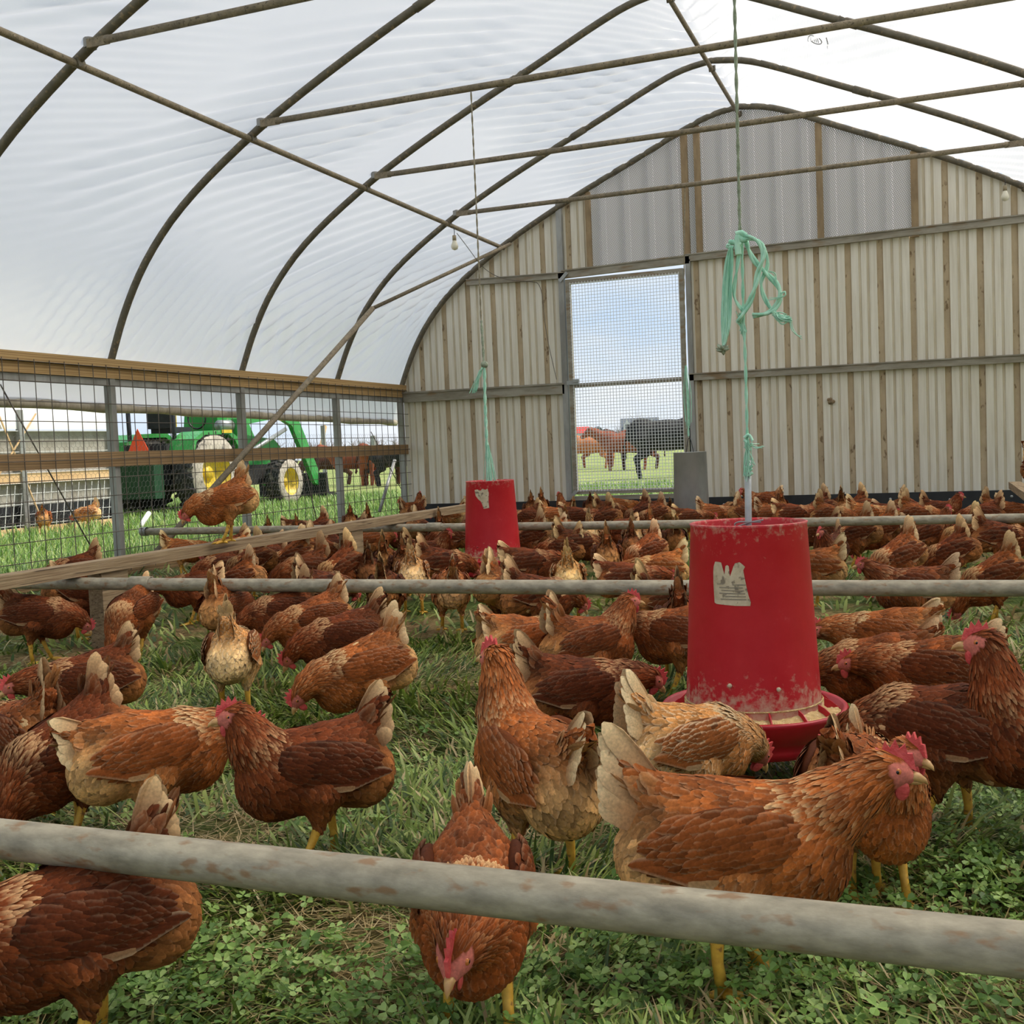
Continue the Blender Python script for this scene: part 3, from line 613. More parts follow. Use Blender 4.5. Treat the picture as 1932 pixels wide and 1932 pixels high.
hp = empty('feeder_rod', ony(1412, 985, Y1)); o = MB().tube([ony(1411, 868, Y1), ony(1412, 998, Y1), (F1[0]+0.005, 3.0, 0.20)], 0.0092, 12).build('rod', M['pipe_pale'], hp); o.location = -np.array(hp.location)
o = MB().tube(smooth_path(pxs([(1440,981),(1420,984),(1400,990),(1388,995),(1385,988),(1395,984),(1412,985),(1436,985)], Y1-0.012), 2), 0.0022, 6).build('hitch_pin', M['galv'], hp); o.location = -np.array(hp.location)
tag(hp, 'pale grey hanger rod with a hitch pin inside the near feeder', 'rod')
# far feeder twine
tw = empty('twine_hanger', F2+np.array([0, 0, -0.2])); topp = np.array([ony(889, 183, 7.5)[0], 7.5, 3.545])
K(twist([topp, ony(900, 420, 7.4), ony(908, 610, 7.3)], 0.006, 6, 'upper_strand', M['twine_old'], tw, 1))
K(twist([ony(908, 605, 7.3), ony(911, 650, 7.28), ony(913, 690, 7.26)], 0.009, 6, 'knotted_strand', M['twine_mid'], tw, 1))
K(twist([ony(914, 690, 7.26), ony(915, 760, 7.24), ony(919, 850, 7.22), ony(921, 925, 7.2)], 0.011, 6, 'lower_strand', M['twine'], tw, 1))
K(twist([ony(913, 690, 7.26), ony(904, 705, 7.25), ony(897, 738, 7.24)], 0.013, 6, 'loose_end', M['twine'], tw, 1))
o = K(MB().ell(ony(914, 688, 7.26), (0.028, 0.024, 0.026), 10, 7).build('knot', M['twine_mid'], tw))
mb = MB()
for i in range(30): 
    P = pxs([(920,840),(923,880),(926,925)], 7.2); j = RNG.normal(0, 1, 3)*np.array([0.02, 0.02, 0.006]); mb.tube(smooth_path(np.array([P[0]+j*0.2, P[1]+j*0.9, P[2]+j*1.5]), 2), 0.0022, 4, cap=False)
for i in range(16):
    P = pxs([(905,703),(899,722),(893,741)], 7.24); j = RNG.normal(0, 1, 3)*np.array([0.012, 0.012, 0.004]); mb.tube(P+j*np.array([[0.2], [0.8], [1.2]]), 0.002, 4, cap=False)
tag(K(mb.build('frayed_fibres', M['twine'], tw)), kind='stuff'); tag(tw, 'green twine with a frayed end above the far red feeder', 'twine')
# tin feeder twine
tw = empty('twine_hanger', (c3[0], c3[1], 0.95)); YY = c3[1]
K(twist([(ony(1291, 366, YY)[0], 11.30, 3.53), ony(1290, 520, YY), ony(1294, 690, YY)], 0.007, 4, 'upper_strand', M['twine_old'], tw, 1))
K(twist([ony(1294, 690, YY), ony(1297, 760, YY), ony(1299, 824, YY)], 0.010, 5, 'lower_strand', M['twine'], tw, 1))
mb = MB()
for i in range(16):
    P = pxs([(1294,692),(1297,745),(1299,800)], YY); j = RNG.normal(0, 1, 3)*np.array([0.028, 0.028, 0.05]); mb.tube(smooth_path(np.array([P[0]+j*0.2, P[1]+j, P[2]+j*0.7]), 2), 0.0024, 4, cap=False)
tag(K(mb.build('frayed_fibres', M['twine'], tw)), kind='stuff'); tag(tw, 'frayed green twine hanging over the tin feeder by the door', 'twine')

# --- bulbs and their cable
M['bulb'] = pbr('frosted bulb', (226,220,200), None, 0.35); M['socket'] = pbr('dusty socket', (150,136,108), None, 0.7)
for (p, lab) in ((ony(857, 446, 11.25), 'dusty light bulb hanging from the left purlin'), (ony(1896, 352, 12.8), 'dusty light bulb hanging near the right end of the metal wall')):
    t = empty('light_bulb', p); z = 0.0
    MB().tube([(0, 0, 0.10), (0.004, 0, 0.05), (0, 0, 0.0)], 0.004, 6).build('cord', M['black'], t)
    MB().lathe([(0.0, 0.012), (0.020, 0.010), (0.022, -0.045), (0.0, -0.047)], n=14).build('socket', M['socket'], t)
    MB().lathe([(0.020, -0.045), (0.026, -0.065), (0.038, -0.095), (0.040, -0.115), (0.030, -0.140), (0.0, -0.152)], n=16).build('bulb', M['bulb'], t)
    tag(t, lab, 'light bulb')
one('power_cable', smooth_path([ony(862, 440, 11.25), ony(885, 470, 11.6), ony(912, 508, 12.4), ony(950, 528, 12.95), ony(1000, 531, 12.99), ony(1022, 535, 12.99), ony(1028, 620, 12.99), ony(1050, 716, 12.97)], 3), 0.004, M['wire'], 'thin dark cable sagging from bulb to the metal wall', 'cable', 5)
# small wasp nest and dirt on the wall
nb = MB()
for i in range(7): nb.ell(ony(1568, 757, WY-0.02)+RNG.normal(0, 0.014, 3)*np.array([1, 0.3, 1]), (0.02, 0.014, 0.02), 8, 6)
o = nb.build('mud_nest', M['batten']); tag(o, 'small brown mud nest stuck on the right metal wall', 'nest')
# ================================================================== implicit-surface helper (animals)
def cone(P, a, b, r1, r2):
    a = np.asarray(a, float); b = np.asarray(b, float); ab = b-a; pa = P-a
    t = np.clip(pa@ab/max(ab@ab, 1e-9), 0, 1); return np.linalg.norm(pa-t[..., None]*ab, axis=-1)-(r1+(r2-r1)*t)
def ellip(P, c, r, R=None):
    q = P-np.asarray(c, float)
    if R is not None: q = q@R
    r = np.asarray(r, float); k0 = np.linalg.norm(q/r, axis=-1); k1 = np.linalg.norm(q/(r*r), axis=-1); return k0*(k0-1)/np.maximum(k1, 1e-9)
def smin(a, b, k): h = np.clip(0.5+0.5*(b-a)/k, 0, 1); return b+(a-b)*h-k*h*(1-h)
def nets(f, lo, hi, h):
    """surface nets of f(points)=0; returns vertices, quads, normals"""
    lo = np.asarray(lo, float); n = np.ceil((np.asarray(hi)-lo)/h).astype(int)+1
    ax = [lo[i]+h*np.arange(n[i]) for i in range(3)]
    G = np.stack(np.meshgrid(*ax, indexing='ij'), -1).reshape(-1, 3)
    D = np.concatenate([f(G[i:i+40000]) for i in range(0, len(G), 40000)]).reshape(n); s = D < 0
    gx, gy, gz = np.gradient(D, h)
    c = np.zeros(n-1, int); acc = np.zeros(tuple(n-1)+(3,)); cnt = np.zeros(n-1); off = [(i, j, k) for i in (0, 1) for j in (0, 1) for k in (0, 1)]
    sl = lambda A, o: A[o[0]:o[0]+n[0]-1, o[1]:o[1]+n[1]-1, o[2]:o[2]+n[2]-1]
    for o in off: c += sl(s, o)
    for a in off:
        for d in range(3):
            if a[d]: continue
            b = list(a); b[d] = 1; da, db = sl(D, a), sl(D, b); m = (da < 0) != (db < 0)
            t = np.where(m, da/np.where(m, da-db, 1), 0); p = np.array(a, float)+np.eye(3)[d]*t[..., None]
            acc += p*m[..., None]; cnt += m
    act = (c > 0) & (c < 8); idx = -np.ones(n-1, int); ii = np.argwhere(act); idx[act] = np.arange(len(ii))
    V = lo+(ii+acc[act]/cnt[act][:, None])*h
    NN = np.zeros((len(ii), 3))
    for o in off: NN += np.stack([g[ii[:, 0]+o[0], ii[:, 1]+o[1], ii[:, 2]+o[2]] for g in (gx, gy, gz)], 1)
    NN /= np.maximum(np.linalg.norm(NN, axis=1, keepdims=True), 1e-9); F = []
    for d in range(3):
        e1, e2 = (d+1) % 3, (d+2) % 3; A = s.take(range(n[d]-1), d); B = s.take(range(1, n[d]), d); q = np.argwhere(A != B); fl = A[tuple(q.T)]
        ok = (q[:, e1] > 0) & (q[:, e2] > 0) & (q[:, e1] < n[e1]-1) & (q[:, e2] < n[e2]-1); q = q[ok]; fl = fl[ok]
        def at(u, v): z = q.copy(); z[:, e1] -= u; z[:, e2] -= v; return idx[tuple(z.T)]
        quad = np.stack([at(1, 1), at(0, 1), at(0, 0), at(1, 0)], 1); quad[~fl] = quad[~fl][:, ::-1]; F.append(quad)
    return V, np.concatenate(F), NN

# ================================================================== outside
M['field'] = pbr('pasture', (132,146,84), (168,166,112), 0.95, 0, 0.5, (1,1,1), 8, 0.35, 0.65, c3=(112,142,66), s3=9, t3=(0.5,0.6), spec=0.1)
fd = MB().add([(-260, -30, -0.03), (260, -30, -0.03), (260, 420, -0.03), (-260, 420, -0.03)], [(0, 1, 2, 3)]).build('ground', M['field']); tag(fd, 'green pasture around and behind the hen house', 'pasture', kind='structure')

# --- neighbouring hoop house on the left
X2 = -12.2; z2 = lambda y, x=100: float(onx(x, y, X2)[2])
nh = empty('hoop_house', (X2, 9.0, 0)); yA, yB = -5.0, 5.25
M['shade'] = pbr('grey shade cloth', (168,164,154), (146,140,128), 0.9, 0, 5)
V = []; F = []; pr = [(0.02, z2(812)), (0.03, 1.75)]+[(RX-p[0]-4.47, p[1]) for p in []]
half = [(-(4.47-a), b) for a, b in _half]
pr = [(0.03, z2(810)), (0.03, 1.78)]+half+[(-8.94-p[0], p[1]) for p in half[::-1]]+[(-8.94, 0.0)]
for i, (x, z) in enumerate(pr):
    V += [(x, yA, z), (x, yB, z)]
    if i: F.append((2*i-2, 2*i-1, 2*i+1, 2*i))
link('cover', mesh('cover', V, F, M['white'], True), nh)
MB().box((-0.10, yA, z2(950)), (-0.06, yB, z2(812))).build('shade_curtain', M['shade'], nh)
MB().box((-0.10, yA, 0.0), (-0.05, yB, z2(950))).build('kick_board', M['black'], nh)
MB().box((-0.02, yA, z2(909)), (0.03, yB, z2(891))).build('rail', M['newwood'], nh)
MB().box((-0.02, yA, -0.03), (0.04, yB, z2(990))).build('base_board', M['newwood'], nh)
for y in (yB-0.02, float(onx(40, 900, X2)[1])-9.0, float(onx(40, 900, X2)[1])-9.0-1.9, float(onx(40, 900, X2)[1])-9.0-3.8):
    MB().box((0.0, y-0.045, 0), (0.07, y+0.045, 1.8)).build('post', M['post2'] if 'post2' in M else M['steel'], nh)
mw = MB()
for y in np.arange(yA, yB, 0.14): mw.bar((0.04, y-0.08, z2(990)), (0.04, y+0.02, z2(912)), 0.008, 0.008)
for z in np.arange(z2(985), z2(812), 0.15): mw.bar((0.045, yA, z), (0.045, yB, z), 0.007, 0.007)
tag(mw.build('wire_panel', M['white'], nh), kind='stuff')
for a, b_ in ((2.2, 3.6), (3.6, 2.9), (1.2, 2.4)): MB().bar((0.06, a, 0.15), (0.06, b_, 1.75), 0.018, 0.018).build('lashing', M['newwood'], nh)
tag(nh, 'neighbouring white hoop house with pine rails outside the left mesh', 'hoop house')

# --- tractor
M['green'] = pbr('tractor green', (50,142,64), (66,156,78), 0.35, 0, 4, (1,1,1), 4, c3=(140,160,120), s3=9, t3=(0.60,0.75)); M['yellow'] = pbr('wheel yellow', (226,196,60), (198,168,48), 0.5, 0, 6)
M['tyre'] = pbr('muddy tyre', (44,43,42), (66,63,60), 0.9, 0, 8, c3=(150,142,130), s3=6, t3=(0.60,0.72)); M['mud'] = pbr('dry mud sidewall', (196,186,172), (160,150,136), 0.95, 0, 7, c3=(96,92,88), s3=10, t3=(0.58,0.7))
M['orange'] = pbr('orange reflector', (236,84,40), None, 0.5)
M['green_dark'] = pbr('dark green paint', (26,62,38), (34,72,44), 0.5, 0, 5)
tr_ = empty('tractor', (-13.0, 16.75, 0), math.radians(90)); WB = 2.65
def wheel(x, y, R, wd, sgn):
    wv = empty('wheel', (x, y, R), 0, tr_)
    MB().lathe([(R*0.62, -wd/2), (R*0.90, -wd/2), (R*0.97, -wd*0.40), (R*0.97, wd*0.40), (R*0.90, wd/2), (R*0.62, wd/2)], n=36, axis='y').build('tyre', M['tyre'], wv)
    MB().lathe([(R*0.58, sgn*(wd/2+0.004)), (R*0.90, sgn*(wd/2+0.006)), (R*0.94, sgn*(wd*0.44+0.006))], n=36, axis='y').build('sidewall', M['mud'], wv)
    lg = MB()
    for k in range(22):
        a = 2*math.pi*k/22
        for s in (-1, 1):
            a2 = a+(0.14 if s > 0 else 0); p = lambda r, aa, yy: (r*math.cos(aa), yy, r*math.sin(aa))
            lg.bar(p(R*0.985, a2, s*0.02), p(R*0.985, a2+0.13, s*wd*0.5), 0.05, R*0.07, up=p(1, a2+0.06, 0))
    lg.build('tread', M['tyre'], wv)
    MB().lathe([(R*0.62, sgn*wd*0.48), (R*0.56, sgn*wd*0.46), (R*0.52, sgn*wd*0.1), (R*0.2, sgn*wd*0.05), (0.0, sgn*wd*0.10)], n=28, axis='y').build('rim', M['yellow'], wv)
    MB().lathe([(0.0, sgn*wd*0.16), (R*0.17, sgn*wd*0.14), (R*0.17, sgn*wd*0.04)], n=16, axis='y').build('hub', M['yellow'], wv)
for sg in (-1, 1): wheel(0, sg*0.72, 0.74, 0.46, sg); wheel(WB, sg*0.66, 0.48, 0.34, sg)
MB().box((-0.35, -0.32, 0.45), (WB+0.25, 0.32, 0.85)).build('chassis', M['dark'], tr_)
hd = MB(); hd.prism([(1.25, 0.85), (3.05, 0.80), (3.12, 1.20), (2.9, 1.36), (1.25, 1.50)], 0.62, ((0, 0, 0), (1, 0, 0), (0, 0, 1))); hd.build('hood', M['green'], tr_)
MB().box((3.05, -0.26, 0.78), (3.16, 0.26, 1.18)).build('grille', M['dark'], tr_)
for sg in (-1, 1):
    MB().prism([(-0.72, 1.02), (-0.60, 1.36), (-0.30, 1.50), (0.45, 1.52), (0.70, 1.38), (0.92, 1.02), (0.84, 1.02), (0.62, 1.32), (0.42, 1.44), (-0.28, 1.43), (-0.54, 1.31), (-0.65, 1.02)], 0.50, ((0, sg*0.70, 0), (1, 0, 0), (0, 0, 1))).build('fender', M['green'], tr_)
    MB().tube([(-0.55, sg*0.48, 0.8), (-0.55, sg*0.50, 2.35)], 0.04, 8).build('roll_bar_post', M['black'], tr_)
MB().tube([(-0.55, -0.50, 2.35), (-0.55, 0.50, 2.35)], 0.04, 8).build('roll_bar', M['black'], tr_)
MB().box((-0.75, -0.45, 0.55), (-0.30, 0.45, 1.30)).build('rear_housing', M['dark'], tr_)
MB().box((-1.30, -0.60, 0.35), (-1.05, 0.60, 1.00)).build('rear_box', M['green_dark'] if 'green_dark' in M else M['green'], tr_)
MB().box((-1.32, -0.62, 0.98), (-1.02, 0.62, 1.04)).build('rear_box_rim', M['white'], tr_)
MB().prism([(-0.26, 0), (0.26, 0), (0.0, 0.46)], 0.015, ((-0.80, 0.10, 1.12), (0, -1, 0), (0, 0, 1))).build('reflector', M['orange'], tr_)
st = MB().box((-0.25, -0.25, 1.50), (0.25, 0.25, 1.60)).build('seat', M['black'], tr_); MB().box((-0.33, -0.25, 1.58), (-0.22, 0.25, 1.95)).build('backrest', M['black'], st); MB().box((-0.225, -0.29, 1.60), (-0.20, 0.29, 1.98)).build('seat_shell', M['yellow'], st)
MB().tube([(0.78+0.0, 0.2*math.cos(a), 1.78+0.2*math.sin(a)) for a in np.linspace(0, 2*math.pi, 20)], 0.018, 6, cap=False).build('steering_wheel', M['black'], tr_)
MB().lathe([(0.0, -0.28), (0.11, -0.27), (0.11, 0.27), (0.0, 0.28)], (1.15, -0.42, 1.62), 14, axis='x').build('muffler', M['galv'], tr_)
MB().box((0.95, -0.34, 1.45), (1.3, 0.34, 1.85)).build('dash', M['green'], tr_)
for sg in (-1, 1):
    MB().box((1.25, sg*0.50-0.06, 0.55), (1.55, sg*0.50+0.06, 1.75)).build('loader_tower', M['green'], tr_)
    MB().prism([(1.25, 1.62), (1.3, 1.90), (2.7, 2.02), (3.25, 1.86), (4.05, 0.62), (4.0, 0.35), (3.85, 0.40), (3.05, 1.62), (2.6, 1.78)], 0.10, ((0, sg*0.62, 0), (1, 0, 0), (0, 0, 1))).build('loader_arm', M['green'], tr_)
    MB().tube([(1.5, sg*0.55, 1.05), (2.9, sg*0.60, 1.55)], 0.045, 8).build('lift_cylinder', M['galv'], tr_)
    MB().tube(smooth_path([(1.5, sg*0.6, 1.75), (2.0, sg*0.6, 2.1), (2.7, sg*0.6, 1.95), (3.5, sg*0.6, 1.3), (4.0, sg*0.6, 0.5)], 2), 0.018, 6).build('hose', M['black'], tr_)
MB().prism([(4.0, 0.60), (4.02, 0.12), (4.75, 0.08), (4.75, 0.12), (4.12, 0.2), (4.06, 0.62)], 1.7, ((0, 0, 0), (1, 0, 0), (0, 0, 1))).build('bucket', M['dark'], tr_)
MB().box((2.55, -0.685, 1.72), (2.68, -0.672, 1.86)).build('badge', M['yellow'], tr_); MB().box((0.2, -0.97, 1.46), (0.5, -0.955, 1.52)).build('lamp', M['yellow'], tr_)
MB().ell((-0.52, 0.38, 2.1), (0.09, 0.09, 0.09)).build('work_lamp', M['galv'], tr_)
tag(tr_, 'green tractor with yellow wheels and front loader outside the mesh', 'tractor')

# --- cattle
def make_cow(graze, m, cow_m2=None):
    pr = [('e', (0, 0, 0.92), (0.74, 0.29, 0.34)), ('e', (0.48, 0, 0.96), (0.30, 0.26, 0.36)), ('e', (-0.55, 0, 0.98), (0.32, 0.27, 0.33))]
    if graze: nk = [(0.62, 0, 1.02, 0.24), (0.98, 0, 0.78, 0.16), (1.18, 0, 0.48, 0.12), (1.32, 0, 0.20, 0.075)]
    else: nk = [(0.62, 0, 1.08, 0.24), (0.95, 0, 1.26, 0.16), (1.10, 0, 1.34, 0.13), (1.38, 0, 1.16, 0.075)]
    cs = [(a[:3], b[:3], a[3], b[3]) for a, b in zip(nk[:-1], nk[1:])]
    for s in (-1, 1):
        cs += [((0.50, s*0.16, 0.80), (0.52, s*0.16, 0.42), 0.13, 0.065), ((0.52, s*0.16, 0.42), (0.50, s*0.16, 0.04), 0.06, 0.055)]
        cs += [((-0.58, s*0.16, 0.85), (-0.50, s*0.16, 0.56), 0.19, 0.10), ((-0.50, s*0.16, 0.56), (-0.68, s*0.16, 0.44), 0.09, 0.06), ((-0.68, s*0.16, 0.44), (-0.62, s*0.16, 0.04), 0.055, 0.055)]
        h = np.array(nk[2][:3]); cs.append((h+np.array([0, s*0.09, 0.05]), h+np.array([-0.03, s*0.24, 0.04]), 0.05, 0.02))
    cs += [((-0.84, 0, 1.12), (-0.93, 0, 0.70), 0.035, 0.025), ((-0.93, 0, 0.70), (-0.92, 0, 0.45), 0.025, 0.045)]
    def f(P):
        d = ellip(P, pr[0][1], pr[0][2])
        for e in pr[1:]: d = smin(d, ellip(P, e[1], e[2]), 0.10)
        for c_ in cs: d = smin(d, cone(P, *c_), 0.07)
        return d
    V, F, _ = nets(f, (-1.05, -0.42, -0.04), (1.50, 0.42, 1.55), 0.045); return mesh('body', V, F, m, True)
CM = {'black': pbr('black cow hide', (13,12,12), (20,18,17), 0.8), 'dark': pbr('dark brown cow hide', (62,34,24), (86,46,30), 0.8, 0, 3), 'red': pbr('red brown cow hide', (124,60,34), (146,76,44), 0.8, 0, 3), 'orange': pbr('orange cow hide', (178,100,56), (196,120,70), 0.8, 0, 3)}
cow_cache = {}
COWS = [(626,914,186,'dark',1,0.95,'dark brown cow grazing, leftmost of the herd beyond the mesh'), (668,915,172,'red',0,0.95,'reddish brown cow standing beside the grazing cow beyond the mesh'),
        (697,914,262,'red',0,0.93,'red brown cow facing the hen house beyond the mesh'), (724,913,8,'dark',0,0.95,'dark brown cow turned away near the wall corner'), (752,914,350,'black',0,1.0,'black cow nearest the wall corner beyond the mesh'),
        (1262,899,4,'black',0,1.30,'large black cow filling the right of the screen door'), (1112,884,180,'orange',1,1.12,'orange cow with lowered head at the left of the screen door'),
        (1180,886,178,'red',0,1.15,'red brown cow behind the black cow in the screen door'), (1132,880,4,'red',0,1.12,'red brown cow behind the orange cow in the screen door'), (1205,884,176,'dark',0,1.1,'dark brown cow between black and red cows in the screen door')]
for (px, py, phi, c, gz, s, lab) in COWS:
    if (c, gz) not in cow_cache: cow_cache[(c, gz)] = make_cow(gz, CM[c])
    p = onz(px, py, 0.0); o = link('cow', cow_cache[(c, gz)]); o.location = (p[0], p[1], -0.04); o.scale = (s, s, s)
    o.rotation_euler = (0, 0, view_angle(p)-math.pi/2+math.radians(phi)); tag(o, lab, 'cow', 'cattle in the pasture')

# --- far houses, barn, woods
def far(px, py, D): d = ray(px, py); d = d/math.hypot(d[0], d[1]); return CC+d*D
M['slate'] = pbr('grey roof', (104,112,120), (84,92,100), 0.8, 0, 2); M['siding'] = pbr('pale siding', (226,226,228), (206,206,208), 0.7, 0, 2); M['barn'] = pbr('red barn roof', (200,60,52), None, 0.7); M['winpane'] = pbr('dark window', (60,66,74), None, 0.2)
def gable(t, x0, x1, d, h, hr, wall, roof):
    MB().box((x0, -d/2, 0), (x1, d/2, h)).build('wall', wall, t)
    MB().prism([(-d/2-0.3, h-0.1), (d/2+0.3, h-0.1), (0, hr)], x1-x0+0.6, (((x0+x1)/2, 0, 0), (0, 1, 0), (0, 0, 1))).build('roof', roof, t)
g = far(1208, 838, 300); t = empty('house', (g[0], g[1], 0), view_angle(g)-math.pi/2); gable(t, -4.9, 4.9, 8, 4.6, 8.0, M['siding'], M['slate'])
for x, w_, h0, h1 in ((-3.3, 1.0, 4.6, 7.6), (0.3, 2.2, 2.5, 7.9), (3.2, 1.0, 4.6, 7.6)):
    d_ = MB().prism([(-w_, h0), (w_, h0), (w_, h0+(h1-h0)*0.45), (0, h1), (-w_, h0+(h1-h0)*0.45)], 3.0, ((x, -4.0, 0), (1, 0, 0), (0, 0, 1))).build('dormer', M['siding'], t)
    MB().box((x-0.4, -5.56, h0+0.5), (x+0.4, -5.52, h0+1.7)).build('window', M['winpane'], d_)
tag(t, 'distant grey roofed house with white dormers seen through the door', 'house')
g = far(1128, 838, 290); t = empty('house', (g[0], g[1], 0), view_angle(g)+0.15); gable(t, -3.0, 3.0, 5.0, 3.6, 6.0, M['siding'], M['slate']); tag(t, 'distant white gabled outbuilding left of the dormered house', 'house')
g = far(1100, 838, 295); t = empty('barn', (g[0], g[1], 0), view_angle(g)-math.pi/2); gable(t, -1.6, 1.4, 4.5, 4.6, 6.2, M['siding'], M['barn']); tag(t, 'distant white shed with a red roof at the door edge', 'barn')
M['twig'] = pbr('bare woods', (158,142,136), (128,112,108), 0.9, 0, 1)
V = []; F = []; rg = np.random.default_rng(5)
def twig(a, b, w_):
    n0 = len(V); dd = b-a; pv = np.cross(dd, a-CC); pv /= np.linalg.norm(pv); q = np.cross(pv, dd); q /= np.linalg.norm(q)
    V.extend([a+pv*w_, a-pv*w_*0.5+q*w_, a-pv*w_*0.5-q*w_, b]); F.extend([(n0, n0+1, n0+3), (n0+1, n0+2, n0+3), (n0+2, n0, n0+3)])
def bare_tree(px, D, h, nb=16):
    b0 = far(px, 842, D); b0[2] = 0; tp = b0+np.array([0, 0, h*0.55]); twig(b0, b0+np.array([0, 0, h]), 0.16)
    for k in range(nb):
        s = b0+np.array([0, 0, h*rg.uniform(0.1, 0.6)]); e = s+np.array([rg.normal(0, h*0.20), rg.normal(0, h*0.20), h*rg.uniform(0.15, 0.42)]); twig(s, e, 0.10)
for k in range(900): bare_tree(rg.uniform(-900, 2700), rg.uniform(310, 380), rg.uniform(4.5, 8.0))
o = link('woodland', mesh('woodland', V, F, M['twig'])); tag(o, 'grey bare woodland strip along the far horizon', 'woods', kind='stuff')
V = []; F = []; bare_tree(1205, 285, 10.5, 60); o = link('bare_tree', mesh('bare_tree', V, F, M['twig'])); tag(o, 'bare tree rising behind the dormered house', 'tree')
one('white_pipe', [onz(258, 1004, 0.0), onx(281, 968, onz(258, 1004)[0]-0.1)], 0.035, M['white'], 'white plastic pipe stuck in the grass left of the perching hen')
b0 = onz(592, 905); o = MB().bar(b0, onx(614, 803, b0[0]), 0.20, 0.05, up=(1, 0, 0)).build('leaning_board', M['newwood']); tag(o, 'leaning wooden board beyond the tractor loader', 'board')
for px, py in ((612, 803), (706, 822)):
    b0 = onz(px+2, 905); o = MB().box((b0[0]-0.07, b0[1]-0.07, 0), (b0[0]+0.07, b0[1]+0.07, float(onx(px, py, b0[0])[2]))).build('fence_post', M['steel']); tag(o, 'grey fence post ' + ('beside the leaning board' if px < 650 else 'among the cows'), 'post', 'pasture fence posts')
# ================================================================== hens
TONES = {   # back, wing, neck, neck tips, breast, rump fluff, thigh, tail, tail tips, lacing
    'dark':   dict(back=(98,46,20), wing=(86,40,19), neck=(116,54,21), ntip=(218,172,128), breast=(98,47,20), rump=(140,88,48), thigh=(108,55,25), tail=(110,58,30), ttip=(236,198,152), lace=0.05),
    'mid':    dict(back=(128,66,28), wing=(104,51,23), neck=(136,68,26), ntip=(228,186,138), breast=(124,62,25), rump=(176,122,72), thigh=(138,78,36), tail=(142,84,44), ttip=(242,208,164), lace=0.10),
    'ginger': dict(back=(148,80,34), wing=(136,72,32), neck=(150,79,31), ntip=(234,198,150), breast=(142,77,32), rump=(200,154,102), thigh=(168,106,56), tail=(168,108,62), ttip=(244,216,174), lace=0.14),
    'light':  dict(back=(190,130,72), wing=(142,82,40), neck=(184,126,70), ntip=(236,210,170), breast=(162,98,50), rump=(216,180,130), thigh=(190,136,84), tail=(208,168,122), ttip=(246,224,186), lace=0.7)}
m, nt, out = newmat('hen plumage'); lk = nt.links.new
b = N(nt, 'ShaderNodeBsdfPrincipled', inp={'Roughness': 0.68, 'Specular IOR Level': 0.10}); lk(b.outputs[0], out.inputs[0])
at = N(nt, 'ShaderNodeAttribute', attribute_name='Col'); uv = N(nt, 'ShaderNodeUVMap'); sx = N(nt, 'ShaderNodeSeparateXYZ'); lk(uv.outputs[0], sx.inputs[0])
e1 = N(nt, 'ShaderNodeMath', operation='MULTIPLY_ADD', inp={1: 2.0, 2: -1.0}); lk(sx.outputs[0], e1.inputs[0]); e2 = N(nt, 'ShaderNodeMath', operation='ABSOLUTE'); lk(e1.outputs[0], e2.inputs[0])
mr = N(nt, 'ShaderNodeMapRange', interpolation_type='SMOOTHSTEP', inp={'From Min': 0.35, 'From Max': 0.95}); lk(e2.outputs[0], mr.inputs['Value'])
ed = N(nt, 'ShaderNodeMath', operation='MULTIPLY'); lk(mr.outputs[0], ed.inputs[0]); lk(at.outputs['Alpha'], ed.inputs[1])
mx = N(nt, 'ShaderNodeMix', data_type='RGBA'); lk(ed.outputs[0], mx.inputs[0]); lk(at.outputs['Color'], mx.inputs[6]); mx.inputs[7].default_value = L4((240,212,172))
tcn = N(nt, 'ShaderNodeTexCoord'); nz = N(nt, 'ShaderNodeTexNoise', inp={'Scale': 220.0, 'Detail': 2.0}); lk(tcn.outputs['Object'], nz.inputs[0])
rv = ramp(nt, [(0.3, (0.80, 0.80, 0.80, 1)), (0.7, (1.16, 1.14, 1.12, 1))]); lk(nz.outputs[0], rv.inputs[0])
m1 = N(nt, 'ShaderNodeMix', data_type='RGBA', blend_type='MULTIPLY', inp={0: 1.0}); lk(mx.outputs[2], m1.inputs[6]); lk(rv.outputs[0], m1.inputs[7])
oi = N(nt, 'ShaderNodeObjectInfo'); m2 = N(nt, 'ShaderNodeMix', data_type='RGBA', blend_type='MULTIPLY', inp={0: 1.0}); lk(m1.outputs[2], m2.inputs[6]); lk(oi.outputs['Color'], m2.inputs[7]); lk(m2.outputs[2], b.inputs['Base Color'])
M['plume'] = m
M['comb'] = pbr('comb skin', (222,92,88), (200,66,66), 0.5, 0, 60, bump=0.3, bscale=200); M['beak'] = pbr('beak horn', (206,164,104), (176,128,78), 0.4, 0, 60)
M['shank'] = pbr('yellow shank', (226,178,66), (202,150,50), 0.5, 0, 40, c3=(150,104,50), s3=80, t3=(0.62,0.7)); M['eye'] = pbr('amber eye', (190,110,50), None, 0.15); M['pupil'] = pbr('black pupil', (12,10,10), None, 0.1)

